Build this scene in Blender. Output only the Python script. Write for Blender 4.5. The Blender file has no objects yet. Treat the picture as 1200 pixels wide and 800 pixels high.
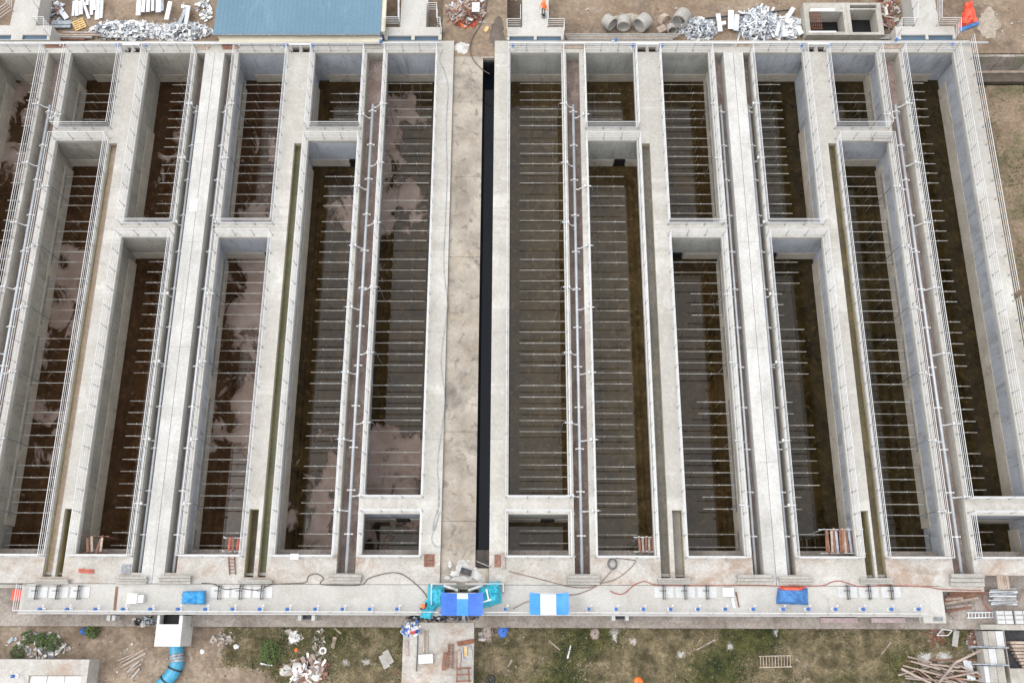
import bpy, math, random
from mathutils import Vector, Matrix, noise as mnoise
R = random.Random(7)
sc = bpy.context.scene
# ------------------------------------------------------------------ camera, world, sun, exposure
HC = 65.0
FPX = 1068.0                                   # focal length in 1200-px-wide image units
yw = Vector((12, 3354, -FPX)).normalized()
xw = Vector((1, -.0014, (12 - 3354 * .0014) / FPX)).normalized()
zw = xw.cross(yw)
RC = Matrix((xw, yw, zw))
cam = bpy.data.cameras.new('camera'); camo = bpy.data.objects.new('camera', cam)
sc.collection.objects.link(camo); sc.camera = camo
cam.sensor_width = 36; cam.lens = 36 * FPX / 1200; cam.clip_start = 1; cam.clip_end = 3000
camo.matrix_world = Matrix.Translation((0, 0, HC)) @ RC.to_4x4()

SUN_EL, SUN_AZ = math.radians(58), math.radians(258)      # azimuth clockwise from +Y (north)
w = bpy.data.worlds.new('World'); sc.world = w; w.use_nodes = True
nt = w.node_tree; bg = nt.nodes['Background']
sky = nt.nodes.new('ShaderNodeTexSky'); sky.sky_type = 'NISHITA'; sky.sun_disc = False
sky.sun_elevation = SUN_EL; sky.sun_rotation = SUN_AZ; sky.dust_density = 4; sky.air_density = 1.0
hs = nt.nodes.new('ShaderNodeHueSaturation'); hs.inputs['Saturation'].default_value = .28
nt.links.new(sky.outputs[0], hs.inputs['Color'])
# thin overcast: an even cloud veil, brighter overhead than at the horizon, over the clear sky
tc = nt.nodes.new('ShaderNodeTexCoord'); sx = nt.nodes.new('ShaderNodeSeparateXYZ'); nt.links.new(tc.outputs['Generated'], sx.inputs[0])
mr = nt.nodes.new('ShaderNodeMapRange'); mr.inputs['To Min'].default_value = 3.2; mr.inputs['To Max'].default_value = 9.6; nt.links.new(sx.outputs['Z'], mr.inputs['Value'])
cv = nt.nodes.new('ShaderNodeVectorMath'); cv.operation = 'SCALE'; cv.inputs[0].default_value = (.985, .99, 1.01); nt.links.new(mr.outputs[0], cv.inputs['Scale'])
mx = nt.nodes.new('ShaderNodeMix'); mx.data_type = 'RGBA'; mx.inputs[0].default_value = .72
nt.links.new(hs.outputs[0], mx.inputs[6]); nt.links.new(cv.outputs[0], mx.inputs[7]); nt.links.new(mx.outputs[2], bg.inputs[0])
bg.inputs[1].default_value = .15
sl = bpy.data.lights.new('sun', 'SUN'); sl.energy = .6; sl.angle = math.radians(45); sl.color = (1, .96, .9)
so = bpy.data.objects.new('sun', sl); sc.collection.objects.link(so)
sd = Vector((math.sin(SUN_AZ) * math.cos(SUN_EL), math.cos(SUN_AZ) * math.cos(SUN_EL), math.sin(SUN_EL)))
so.rotation_euler = sd.to_track_quat('Z', 'Y').to_euler(); so.location = (0, 30, 60)
sc.view_settings.view_transform = 'Standard'; sc.view_settings.look = 'None'
sc.view_settings.gamma = 1; sc.view_settings.use_curve_mapping = False
sc.view_settings.exposure = 0.80

# ------------------------------------------------------------------ survey: photo point -> place on a level plane
def P(px, py, z=0.0):
    d = RC @ Vector((px - 600, 400 - py, -FPX))
    t = (z - HC) / d.z
    return Vector((d.x * t, d.y * t, z))
def GX(px): return P(px, 220).x                # lengthwise lines were measured where they cross row 220
def GY(py, z=0.0): return P(600, py, z).y

# ------------------------------------------------------------------ materials
MATS = {}
def nd(t, ty, **kw):
    n = t.nodes.new(ty)
    for k, v in kw.items():
        if k in n.inputs: n.inputs[k].default_value = v
        else: setattr(n, k, v)
    return n
def noise_n(t, vec, scale, detail=6, rough=.6, dist=0.0):
    n = nd(t, 'ShaderNodeTexNoise', Scale=scale, Detail=detail, Roughness=rough, Distortion=dist)
    t.links.new(vec, n.inputs['Vector']); return n.outputs['Fac']
def ramp(t, fac, lo, hi):
    m = nd(t, 'ShaderNodeMapRange'); m.inputs['From Min'].default_value = lo; m.inputs['From Max'].default_value = hi
    t.links.new(fac, m.inputs['Value']); return m.outputs[0]
def mixc(t, fac, a, b, mode='MIX'):
    m = nd(t, 'ShaderNodeMix', data_type='RGBA', blend_type=mode)
    for s, v in ((m.inputs[6], a), (m.inputs[7], b), (m.inputs[0], fac)):
        if isinstance(v, (tuple, list)): s.default_value = (*v, 1)
        elif isinstance(v, float): s.default_value = v
        else: t.links.new(v, s)
    return m.outputs[2]
def vecpos(t, off=(0, 0, 0), sc_=(1, 1, 1), obj=False):
    g = t.nodes.new('ShaderNodeTexCoord').outputs['Object'] if obj else t.nodes.new('ShaderNodeNewGeometry').outputs['Position']
    m = nd(t, 'ShaderNodeMapping'); m.inputs['Location'].default_value = off; m.inputs['Scale'].default_value = sc_
    t.links.new(g, m.inputs['Vector']); return m.outputs[0]
def mk(name):
    m = bpy.data.materials.new(name); m.use_nodes = True
    return m, m.node_tree, m.node_tree.nodes['Principled BSDF']
RANDTONE = ('deck_concrete', 'beam_concrete', 'south_walkway_concrete', 'block_concrete', 'weathered_timber', 'brown_timber', 'pale_pink_timber')
def grainy(name, c1, c2, scale=.5, rough=.85, bump=.15, metal=0.0, fine=6.0, finek=.25, stains=(), obj=False, off=None, sc_=(1, 1, 1)):
    """two-tone mottled surface with fine grain, optional stain layers (colour, scale, lo, hi, strength, stretch)"""
    m, t, b = mk(name)
    off = off or (R.uniform(-50, 50), R.uniform(-50, 50), R.uniform(-9, 9))
    v = vecpos(t, off, sc_, obj)
    col = mixc(t, ramp(t, noise_n(t, v, scale, 8, .62), .36, .64), c1, c2)
    for i, (c, s_, lo, hi, k, st) in enumerate(stains):
        v2 = vecpos(t, (off[0] + 13 * i + 7, off[1] - 11 * i, off[2]), st, obj)
        f = ramp(t, noise_n(t, v2, s_, 8, .7, .6), lo - .045, hi - .075)
        mm = nd(t, 'ShaderNodeMath', operation='MULTIPLY'); t.links.new(f, mm.inputs[0]); mm.inputs[1].default_value = k
        mm.use_clamp = True
        col = mixc(t, mm.outputs[0], col, c)
    fn = noise_n(t, v, fine, 5, .7)
    g = ramp(t, fn, .36, .64)
    gm = mixc(t, g, (1 - finek,) * 3, (1 + finek * .6,) * 3)
    col = mixc(t, 1.0, col, gm, 'MULTIPLY')
    if name in RANDTONE:       # every cast slab, block and board came out a little lighter or darker than the next
        oi = nd(t, 'ShaderNodeObjectInfo'); k = .06 if 'concrete' in name else .16
        rm = nd(t, 'ShaderNodeMapRange'); rm.inputs['To Min'].default_value = 1 - k; rm.inputs['To Max'].default_value = 1 + k * .7
        t.links.new(oi.outputs['Random'], rm.inputs['Value'])
        vm = nd(t, 'ShaderNodeVectorMath', operation='SCALE'); t.links.new(col, vm.inputs[0]); t.links.new(rm.outputs[0], vm.inputs['Scale']); col = vm.outputs[0]
    t.links.new(col, b.inputs['Base Color'])
    b.inputs['Roughness'].default_value = rough; b.inputs['Metallic'].default_value = metal
    if bump:
        bp = nd(t, 'ShaderNodeBump', Strength=bump, Distance=.05)
        t.links.new(fn, bp.inputs['Height']); t.links.new(bp.outputs[0], b.inputs['Normal'])
    MATS[name] = m
    return m
STR = (1, .12, 1)
M_deck = grainy('deck_concrete', (.38, .365, .332), (.475, .46, .427), .45, .9, .12, fine=5, finek=.12,
    stains=[((.53, .525, .505), .9, .55, .72, .6, (1, .5, 1)), ((.29, .26, .22), .3, .58, .78, .6, (1, 1, 1)), ((.22, .19, .16), 1.3, .65, .8, .5, (1, 1, 1)), ((.33, .315, .285), .16, .5, .56, .55, (.02, 1, 1))])
M_beam = grainy('beam_concrete', (.39, .385, .365), (.49, .485, .47), .5, .9, .1, fine=7, finek=.14,
    stains=[((.31, .30, .27), .5, .54, .74, .65, (1.4, .3, 1)), ((.53, .53, .52), .6, .55, .7, .6, (1, .3, 1))])
M_south = grainy('south_deck_concrete', (.34, .318, .285), (.44, .425, .395), .4, .9, .1, fine=7, finek=.16,
    stains=[((.28, .18, .12), .2, .54, .68, .65, (1, 1, 1)), ((.22, .165, .12), .5, .62, .76, .55, (.5, 1, 1)), ((.52, .51, .49), .8, .55, .72, .6, (1, 1, 1))])
M_plate = grainy('pale_cover_plate', (.44, .445, .445), (.50, .505, .505), 1, .6, .03, .1, 8, .1)
M_walk = grainy('south_walkway_concrete', (.385, .37, .345), (.465, .455, .43), .3, .9, .08, fine=8, finek=.12,
    stains=[((.29, .25, .21), .5, .58, .74, .5, (1, 1, 1)), ((.36, .34, .31), .25, .6, .7, .35, (2.2, .1, 1))])
M_apron = grainy('apron_concrete', (.22, .19, .165), (.33, .30, .27), .5, .95, .25, fine=6, finek=.25,
    stains=[((.16, .13, .11), .7, .55, .7, .7, (1, 1, 1)), ((.32, .24, .2), .4, .6, .75, .5, (1, 1, 1))])
M_road = grainy('road_concrete', (.22, .19, .155), (.37, .335, .285), .45, .92, .15, fine=7, finek=.12,
    stains=[((.12, .11, .10), .25, .55, .68, .75, (1, .8, 1)), ((.11, .095, .08), 1.2, .6, .72, .7, (1, 1, 1)), ((.33, .265, .19), .5, .58, .72, .5, (1, 1, 1))])
def wallmat(name, a, b_):
    return grainy(name, a, b_, .5, .85, .1, fine=5, finek=.12,
        stains=[((.19, .18, .16), .8, .56, .74, .6, (1, 1, .25)), (tuple(x * .62 for x in a), 1.6, .58, .72, .55, (.9, .9, .12)), ((.46, .46, .44), .7, .6, .75, .4, (.3, .3, 1.4))])
W_beige = wallmat('beige_grey_wall_concrete', (.29, .275, .24), (.37, .352, .315))
W_blue = wallmat('blue_grey_wall_coating', (.33, .35, .385), (.415, .44, .475))
W_green = wallmat('plain_grey_wall_concrete', (.30, .302, .285), (.385, .387, .365))
M_ledge = grainy('ledge_concrete', (.36, .325, .27), (.45, .415, .355), .6, .85, .12, fine=6, finek=.15,
    stains=[((.20, .165, .13), .9, .6, .74, .6, (1, 1, 1))])
M_olive = grainy('algae_stained_concrete', (.34, .285, .11), (.46, .40, .22), .5, .85, .15, fine=5, finek=.2,
    stains=[((.11, .11, .05), .5, .5, .7, .6, (1, .3, 1)), ((.33, .28, .23), .6, .6, .75, .6, (1, .3, 1))])
M_chan = grainy('channel_floor_silt', (.20, .145, .125), (.31, .245, .22), .7, .9, .25, fine=8, finek=.3,
    stains=[((.36, .33, .31), 1.5, .58, .7, .6, (1, .5, 1)), ((.13, .095, .085), .8, .58, .72, .6, (1, .4, 1))])
M_chanwall = grainy('channel_wall_concrete', (.30, .28, .245), (.40, .385, .35), .6, .9, .12, fine=6, finek=.15,
    stains=[((.24, .21, .17), .9, .55, .75, .5, (1, .4, 1))])
M_chanwall2 = grainy('mossy_wall_board', (.17, .16, .115), (.25, .24, .19), .8, .9, .15, fine=6, finek=.2)
M_block = grainy('block_concrete', (.30, .285, .26), (.38, .365, .34), 1.0, .95, .25, fine=10, finek=.25)
M_galv = grainy('galvanised_steel', (.52, .525, .53), (.62, .625, .63), 3, .5, 0, .15, 20, .1)
M_lat = grainy('grey_plastic_pipe', (.34, .33, .305), (.50, .49, .46), 1.0, .5, 0, 0, 20, .12, [((.17, .14, .11), .35, .52, .68, .75, (1, 1, 1))])
M_drop = grainy('dark_drop_pipe', (.12, .13, .14), (.2, .21, .22), 2, .6, 0, .2)  # shade on the drop pipes is put into this grey; dark steel shares it
M_main = grainy('air_main_pipe', (.40, .43, .46), (.50, .53, .555), 1.2, .45, 0, .25, 12, .1)
M_white = grainy('white_foam', (.66, .665, .67), (.76, .76, .76), 1, .8, .05, 0, 12, .06)
M_sheet = grainy('white_sheet_metal', (.46, .49, .53), (.66, .685, .715), 2, .45, .05, .25, 9, .12, [((.36, .38, .42), 1.5, .58, .7, .6, (1, 1, 1))])
M_tin = grainy('grey_scrap_metal', (.20, .225, .255), (.42, .455, .50), 3, .5, .1, .4, 14, .25)
M_black = grainy('black_steel_and_pit_dark', (.025, .025, .03), (.05, .05, .055), 3, .5, .05, .3)  # black steel; also paints the dark void of the stair pit
M_valve = grainy('blue_valve_paint', (.03, .13, .42), (.05, .20, .55), 4, .4, 0, .0)
M_rust = grainy('rusty_steel', (.16, .06, .035), (.27, .12, .075), 4, .8, .2, .2, 14, .3)
M_red = grainy('red_oxide_paint', (.34, .06, .035), (.45, .1, .06), 2, .7, .1)
M_wood = grainy('weathered_timber', (.30, .23, .18), (.44, .36, .30), 2, .85, .2, 0, 10, .25)
M_brown = grainy('brown_timber', (.16, .075, .05), (.25, .13, .09), 2, .85, .2, 0, 10, .25)
M_pale = grainy('pale_pink_timber', (.25, .195, .17), (.38, .31, .275), 2, .85, .2, 0, 10, .25)
M_ply = grainy('yellow_plywood', (.52, .34, .14), (.64, .45, .22), 3, .8, .1)
M_pinkish = grainy('pinkish_shutter_board', (.36, .27, .27), (.44, .35, .35), 1, .8, .1)
M_roof = grainy('blue_roof_sheet', (.085, .165, .225), (.10, .185, .25), .25, .6, .05, 0, 5, .08, [((.14, .25, .33), .5, .58, .75, .5, (1, .3, 1))])
M_cream = grainy('cream_wall_paint', (.50, .46, .36), (.58, .54, .43), .6, .8, .05, 0, 8, .08)
M_cable = grainy('dark_cable_rubber', (.05, .045, .04), (.09, .08, .075), 3, .6, 0)
M_browncable = grainy('brown_cable_rubber', (.17, .11, .08), (.24, .16, .12), 3, .6, 0)
M_hose = grainy('red_hose_rubber', (.26, .075, .05), (.33, .10, .07), 3, .5, 0)
M_orange = grainy('orange_plastic', (.80, .17, .03), (.90, .24, .06), 5, .5, .05)
M_redtarp = grainy('red_orange_tarp', (.62, .07, .035), (.76, .13, .07), 2, .6, .1)
M_bluetarp = grainy('bright_blue_tarp', (.02, .22, .50), (.04, .30, .60), 1.4, .5, .1, 0, 9, .15)
M_royal = grainy('royal_blue_canopy', (.02, .10, .42), (.035, .145, .50), .8, .55, .05, 0, 9, .12)
M_sky = grainy('sky_blue_canopy', (.03, .20, .60), (.045, .25, .68), .8, .55, .05, 0, 9, .1)
M_teal = grainy('turquoise_tarp', (.02, .33, .46), (.045, .45, .58), 1.6, .5, .1, 0, 9, .15)
M_canvas = grainy('off_white_canvas', (.56, .59, .63), (.64, .67, .71), 1.5, .6, .05, 0, 9, .06, [((.48, .54, .62), 1.0, .55, .7, .6, (4, .3, 1))])
M_paleblue = grainy('pale_blue_cloth', (.45, .68, .86), (.60, .78, .90), 1, .6, .05)
M_navytarp = grainy('faded_blue_tarp', (.03, .12, .32), (.06, .20, .46), 1.5, .6, .15, 0, 8, .25)
M_bluepipe = grainy('blue_water_main_coating', (.04, .26, .42), (.05, .31, .49), 1, .35, .03)
M_whitewash = grainy('whitewashed_concrete', (.50, .50, .485), (.61, .61, .595), .7, .85, .1, 0, 7, .1, [((.48, .47, .45), .9, .6, .75, .6, (1, 1, 1))])
M_stone = grainy('rubble_stone', (.36, .34, .31), (.55, .53, .5), 3, .9, .3)
M_skin = grainy('skin', (.33, .2, .14), (.36, .22, .16), 5, .6, 0)
M_darkcloth = grainy('black_cloth', (.015, .015, .018), (.03, .03, .035), 5, .9, 0)
M_jeans = grainy('blue_trouser_cloth', (.04, .1, .28), (.06, .14, .34), 5, .9, 0)
M_greycloth = grainy('grey_trouser_cloth', (.11, .11, .12), (.16, .16, .17), 5, .9, 0)
M_leaf = grainy('shrub_leaf', (.035, .07, .014), (.085, .13, .03), 3, .7, 0, 0, 8, .3)
M_twig = grainy('twig_bark', (.10, .07, .05), (.15, .11, .08), 5, .9, 0)
M_grass = grainy('grass_blades', (.034, .048, .011), (.14, .135, .042), .7, .8, 0, 0, 3, .5)
M_drygrass = grainy('dry_grass_blades', (.10, .085, .04), (.33, .27, .165), .9, .85, 0, 0, 3, .35)
M_dirtN = grainy('north_sandy_soil', (.16, .113, .076), (.265, .202, .145), .25, .95, .5, 0, 3, .22,
    [((.095, .07, .053), .1, .54, .66, .75, (1, 1, 1)), ((.30, .25, .205), .3, .58, .75, .6, (1, 1, 1)), ((.12, .09, .067), .5, .58, .7, .5, (.3, 1, 1))])
M_dirtS = grainy('south_soil', (.16, .118, .083), (.30, .235, .178), .4, .95, .5, 0, 3, .3,
    [((.13, .095, .065), .22, .55, .7, .7, (1, 1, 1)), ((.40, .36, .31), .9, .63, .74, .6, (1, 1, 1))])
M_dirtE = grainy('east_weedy_soil', (.16, .115, .075), (.24, .18, .125), .35, .95, .6, 0, 4, .35,
    [((.10, .095, .045), .4, .52, .66, .7, (1, 1, 1))])
M_earth = grainy('far_earth', (.2, .16, .12), (.27, .22, .17), .02, .95, .2)
M_sandpale = grainy('pale_sand', (.27, .225, .175), (.37, .325, .27), 1.2, .95, .3, 0, 6, .25)
M_powder = grainy('white_powder', (.34, .335, .32), (.56, .555, .54), 1.6, .95, .3, 0, 6, .2)
M_wet = grainy('damp_soil', (.085, .066, .05), (.12, .095, .075), 1, .6, .3)
M_grate = grainy('hatch_plate', (.17, .18, .20), (.23, .24, .26), 3, .5, .1, .3)

def water(name, c, rough=.03, ior=1.45):
    m, t, b = mk(name)
    v = vecpos(t)
    t.links.new(mixc(t, ramp(t, noise_n(t, v, .3, 6), .35, .65), c, tuple(x * 1.5 for x in c)), b.inputs['Base Color'])
    b.inputs['Roughness'].default_value = rough; b.inputs['IOR'].default_value = ior
    return m
M_black_water = water('still_dark_water', (.007, .011, .018), .03, 1.24)
M_inlet_water = water('inlet_chamber_water', (.05, .08, .115), .08, 1.4)
def pool_floor(name, prof, x0, x1, lat, seed, brown, olive):
    """thin standing water over brown silt; banks of pale drying silt stand clear of it where the profile (row, amount) says"""
    m, t, b = mk(name)
    v = vecpos(t, (seed * 17.3, seed * 5.7, 0))
    n1 = noise_n(t, vecpos(t, (seed * 17.3, seed * 5.7, 0), (1, .7, 1)), .5, 10, .62, .5)
    sp = nd(t, 'ShaderNodeSeparateXYZ'); t.links.new(t.nodes.new('ShaderNodeNewGeometry').outputs['Position'], sp.inputs[0])
    ym = nd(t, 'ShaderNodeMapRange'); ym.inputs['From Min'].default_value = 4; ym.inputs['From Max'].default_value = 50; t.links.new(sp.outputs['Y'], ym.inputs['Value'])
    cr = nd(t, 'ShaderNodeValToRGB'); t.links.new(ym.outputs[0], cr.inputs['Fac']); el = cr.color_ramp.elements
    pts = sorted(((GY(r, -4) - 4) / 46, (a + 1) / 2) for r, a in prof)
    el[0].position, el[1].position = max(0, pts[0][0]), min(1, pts[-1][0])
    for e, a in ((el[0], pts[0][1]), (el[1], pts[-1][1])): e.color = (a, a, a, 1)
    for q, a in pts[1:-1]: e = el.new(q); e.color = (a, a, a, 1)
    xm = nd(t, 'ShaderNodeMapRange'); xm.inputs['From Min'].default_value = x0; xm.inputs['From Max'].default_value = x1; xm.inputs['To Min'].default_value = -lat / 2; xm.inputs['To Max'].default_value = lat / 2
    t.links.new(sp.outputs['X'], xm.inputs['Value'])
    def ma(op, a, b_):
        q = nd(t, 'ShaderNodeMath', operation=op)
        for s_, val in ((q.inputs[0], a), (q.inputs[1], b_)):
            if isinstance(val, (int, float)): s_.default_value = val
            else: t.links.new(val, s_)
        return q.outputs[0]
    val = ma('ADD', ma('ADD', ma('MULTIPLY', n1, 1.45), -.225), ma('MULTIPLY', ma('ADD', ma('SUBTRACT', ma('MULTIPLY', cr.outputs[0], 2), 1.5), xm.outputs[0]), .36))
    mask = ramp(t, val, .5, .53) if prof is not NONE else ramp(t, val, 8, 9); edge = ramp(t, val, .5, .6)
    wetc = mixc(t, ramp(t, noise_n(t, v, .55, 9, .72, .5), .38, .64), brown, olive)
    wetc = mixc(t, ramp(t, noise_n(t, v, 2.2, 6, .7), .52, .72), wetc, tuple(q * 1.7 for q in olive))
    silt = mixc(t, edge, (.09, .06, .045), mixc(t, ramp(t, noise_n(t, v, .6, 6), .4, .65), (.185, .135, .11), (.26, .205, .18)))
    t.links.new(mixc(t, mask, wetc, silt), b.inputs['Base Color'])
    r_ = nd(t, 'ShaderNodeMapRange'); r_.inputs['To Min'].default_value = .03; r_.inputs['To Max'].default_value = .75
    t.links.new(mask, r_.inputs['Value']); t.links.new(r_.outputs[0], b.inputs['Roughness'])
    b.inputs['IOR'].default_value = 1.39
    bp = nd(t, 'ShaderNodeBump', Strength=.35, Distance=.04)
    t.links.new(mask, bp.inputs['Height']); t.links.new(bp.outputs[0], b.inputs['Normal'])
    return m

# ------------------------------------------------------------------ mesh builder
def haunch_pts(z0, z1): return ((0, z0), (.05, z0), (.14, z1), (.14, -4.2), (0, -4.2))
class MB:
    def __init__(s): s.v = []; s.f = []; s.mi = []; s.cur = 0
    def add(s, vs, fs):
        o = len(s.v); s.v += [tuple(v) for v in vs]; s.f += [tuple(i + o for i in f) for f in fs]; s.mi += [s.cur] * len(fs)
        return s
    def box(s, x0, x1, y0, y1, z0, z1):
        if x0 > x1: x0, x1 = x1, x0
        if y0 > y1: y0, y1 = y1, y0
        return s.add([(x0, y0, z0), (x1, y0, z0), (x1, y1, z0), (x0, y1, z0), (x0, y0, z1), (x1, y0, z1), (x1, y1, z1), (x0, y1, z1)],
              [(3, 2, 1, 0), (4, 5, 6, 7), (0, 1, 5, 4), (1, 2, 6, 5), (2, 3, 7, 6), (3, 0, 4, 7)])
    def obox(s, c, d, m=None):
        m = m or Matrix.Identity(3); c = Vector(c)
        o = len(s.v)
        s.box(-d[0] / 2, d[0] / 2, -d[1] / 2, d[1] / 2, -d[2] / 2, d[2] / 2)
        for i in range(o, len(s.v)): s.v[i] = tuple(c + m @ Vector(s.v[i]))
        return s
    def bar(s, a, b, wd, ht):
        a, b = Vector(a), Vector(b); d = b - a; L = d.length
        if L < 1e-5: return s
        x = d.normalized(); up = Vector((0, 0, 1)) if abs(x.z) < .95 else Vector((0, 1, 0))
        y = up.cross(x).normalized(); z = x.cross(y)
        return s.obox((a + b) / 2, (L, wd, ht), Matrix((x, y, z)).transposed())
    def tube(s, pts, r, n=8, cap=True):
        pts = [Vector(p) for p in pts]; rings = []; o = len(s.v); prev = None
        for i, p in enumerate(pts):
            t = (pts[min(i + 1, len(pts) - 1)] - pts[max(i - 1, 0)]).normalized()
            if prev is None:
                u = t.orthogonal().normalized()
            else:
                u = (prev - t * prev.dot(t)); u = u.normalized() if u.length > 1e-6 else t.orthogonal().normalized()
            prev = u; vv = t.cross(u); rr = r[i] if isinstance(r, (list, tuple)) else r
            for k in range(n):
                a = 2 * math.pi * k / n; s.v.append(tuple(p + (u * math.cos(a) + vv * math.sin(a)) * rr))
        for i in range(len(pts) - 1):
            for k in range(n):
                k2 = (k + 1) % n
                s.f.append((o + i * n + k, o + i * n + k2, o + (i + 1) * n + k2, o + (i + 1) * n + k)); s.mi.append(s.cur)
        if cap:
            s.f.append(tuple(o + k for k in reversed(range(n)))); s.mi.append(s.cur)
            e = o + (len(pts) - 1) * n; s.f.append(tuple(e + k for k in range(n))); s.mi.append(s.cur)
        return s
    def lathe(s, c, prof, n=12, m=None):
        """prof: (radius, height) pairs, closed ends if radius 0"""
        c = Vector(c); m = m or Matrix.Identity(3); o = len(s.v)
        for r, z in prof:
            for k in range(n):
                a = 2 * math.pi * k / n; s.v.append(tuple(c + m @ Vector((r * math.cos(a), r * math.sin(a), z))))
        for i in range(len(prof) - 1):
            for k in range(n):
                k2 = (k + 1) % n
                s.f.append((o + i * n + k, o + i * n + k2, o + (i + 1) * n + k2, o + (i + 1) * n + k)); s.mi.append(s.cur)
        return s
    def sheet(s, fn, nu, nv, thick=0.0):
        o = len(s.v)
        for j in range(nv + 1):
            for i in range(nu + 1): s.v.append(tuple(fn(i / nu, j / nv)))
        q = [(o + j * (nu + 1) + i, o + j * (nu + 1) + i + 1, o + (j + 1) * (nu + 1) + i + 1, o + (j + 1) * (nu + 1) + i) for j in range(nv) for i in range(nu)]
        s.f += q; s.mi += [s.cur] * len(q)
        return s
    def prism(s, prof, a, b):
        """profile points (vectors) swept from offset a to offset b"""
        n = len(prof); a, b = Vector(a), Vector(b)
        s.add([Vector(p) + a for p in prof] + [Vector(p) + b for p in prof], [tuple(reversed(range(n))), tuple(range(n, 2 * n))] + [(i, (i + 1) % n, n + (i + 1) % n, n + i) for i in range(n)])
        return s
    def slab(s, x0, x1, y0, y1, z0, z1, holes=()):
        if y0 > y1: y0, y1 = y1, y0
        holes = [(min(a, b), max(a, b), min(c, d), max(c, d)) for a, b, c, d in holes]
        xs = sorted({x0, x1} | {v for h in holes for v in h[:2] if x0 < v < x1})
        ys = sorted({y0, y1} | {v for h in holes for v in h[2:] if y0 < v < y1})
        def solid(i, j):
            if i < 0 or j < 0 or i >= len(xs) - 1 or j >= len(ys) - 1: return False
            cx, cy = (xs[i] + xs[i + 1]) / 2, (ys[j] + ys[j + 1]) / 2
            return not any(a < cx < b and c < cy < d for a, b, c, d in holes)
        for i in range(len(xs) - 1):
            for j in range(len(ys) - 1):
                if not solid(i, j): continue
                a, b, c, d = xs[i], xs[i + 1], ys[j], ys[j + 1]
                s.add([(a, c, z1), (b, c, z1), (b, d, z1), (a, d, z1)], [(0, 1, 2, 3)])
                s.add([(a, c, z0), (b, c, z0), (b, d, z0), (a, d, z0)], [(3, 2, 1, 0)])
                for di, dj, p, q in ((0, -1, (a, c), (b, c)), (1, 0, (b, c), (b, d)), (0, 1, (b, d), (a, d)), (-1, 0, (a, d), (a, c))):
                    if not solid(i + di, j + dj):
                        s.add([(*p, z0), (*q, z0), (*q, z1), (*p, z1)], [(0, 1, 2, 3)])
        return s
    def mesh(s, name, mats, smooth=False):
        me = bpy.data.meshes.new(name); me.from_pydata(s.v, [], s.f)
        for m in (mats if isinstance(mats, (list, tuple)) else [mats]): me.materials.append(m)
        if isinstance(mats, (list, tuple)): me.polygons.foreach_set('material_index', s.mi)
        if smooth: me.polygons.foreach_set('use_smooth', [True] * len(me.polygons))
        me.update(); return me
COL = sc.collection
def link(name, me, parent=None, loc=None, rz=0):
    o = bpy.data.objects.new(name, me); COL.objects.link(o)
    if parent: o.parent = parent
    if loc is not None: o.location = loc
    if rz: o.rotation_euler = (0, 0, rz)
    return o
def build(mb, name, mat, parent=None, smooth=False): return link(name, mb.mesh(name, mat, smooth), parent)
def tag(o, label, cat, group=None, kind=None):
    o['label'] = label; o['category'] = cat
    if group: o['group'] = group
    if kind: o['kind'] = kind
    return o
def thing(name, label, cat, loc=(0, 0, 0), group=None, rz=0):
    o = bpy.data.objects.new(name, None); COL.objects.link(o); o.location = loc; o.rotation_euler = (0, 0, rz)
    o.empty_display_size = .2
    return tag(o, label, cat, group)
def struct(mb, name, mat, smooth=False):
    o = build(mb, name, mat, None, smooth); o['kind'] = 'structure'; return o
def dup(root, loc, rz=0, label=None):
    r = root.copy(); COL.objects.link(r); r.location = loc; r.rotation_euler = (0, 0, rz)
    if label: r['label'] = label
    for ch in list(root.children):
        c = ch.copy(); COL.objects.link(c); c.parent = r
        for g in list(ch.children):
            d = g.copy(); COL.objects.link(d); d.parent = c
    return r
def spline(pts, n=6):
    pts = [Vector(p) for p in pts]; out = []
    for i in range(len(pts) - 1):
        p0, p1, p2, p3 = pts[max(i - 1, 0)], pts[i], pts[i + 1], pts[min(i + 2, len(pts) - 1)]
        for k in range(n):
            t = k / n
            out.append(.5 * ((2 * p1) + (p2 - p0) * t + (2 * p0 - 5 * p1 + 4 * p2 - p3) * t * t + (3 * p1 - p0 - 3 * p2 + p3) * t ** 3))
    out.append(pts[-1]); return out

# ------------------------------------------------------------------ terrain
ZN, ZS, ZE = -1.75, -2.6, -3.8                    # ground level north, south and east of the tanks
Y48, Y62, Y650, Y685, Y720 = GY(48), GY(62), GY(650), GY(685), GY(720)
XW, XE = GX(-70), GX(1166)
def nz(x, y, s, seed=0): return mnoise.noise(Vector((x * s + seed, y * s - seed, seed * .37)))
struct(MB().sheet(lambda u, v: ((u - .5) * 1600, (v - .5) * 1600, -5.2), 8, 8), 'earth', M_earth)
PITR = (P(943, 25, -.7).x + .2, P(1034, 25, -.7).x - .2, P(990, 41, -.7).y + .12, P(990, 3.5, -.7).y - .1)
def northz(x, y):
    if PITR[0] < x < PITR[1] and PITR[2] < y < PITR[3]: return -4.8
    k = max(0, min(1, (y - Y48 - 1.5) / 5))
    return ZN + k * (.30 * nz(x, y, .13, 3) + .16 * nz(x, y, .5, 8) + .05 * nz(x, y, 1.6, 1))
struct(MB().sheet(lambda u, v: (lambda x, y: (x, y, northz(x, y)))(-90 + 180 * u, Y48 - .05 + 90 * v * v), 640, 130), 'north_ground', M_dirtN, True)
YAP = GY(735, -2.0)                              # south edge of the apron
def southz(x, y): return ZS + .16 * nz(x, y, .25, 5) + .06 * nz(x, y, .9, 2)
struct(MB().sheet(lambda u, v: (lambda x, y: (x, y, southz(x, y)))(-70 + 140 * u, YAP + .3 - 24 * v), 230, 50), 'south_ground', M_dirtS, True)
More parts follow.
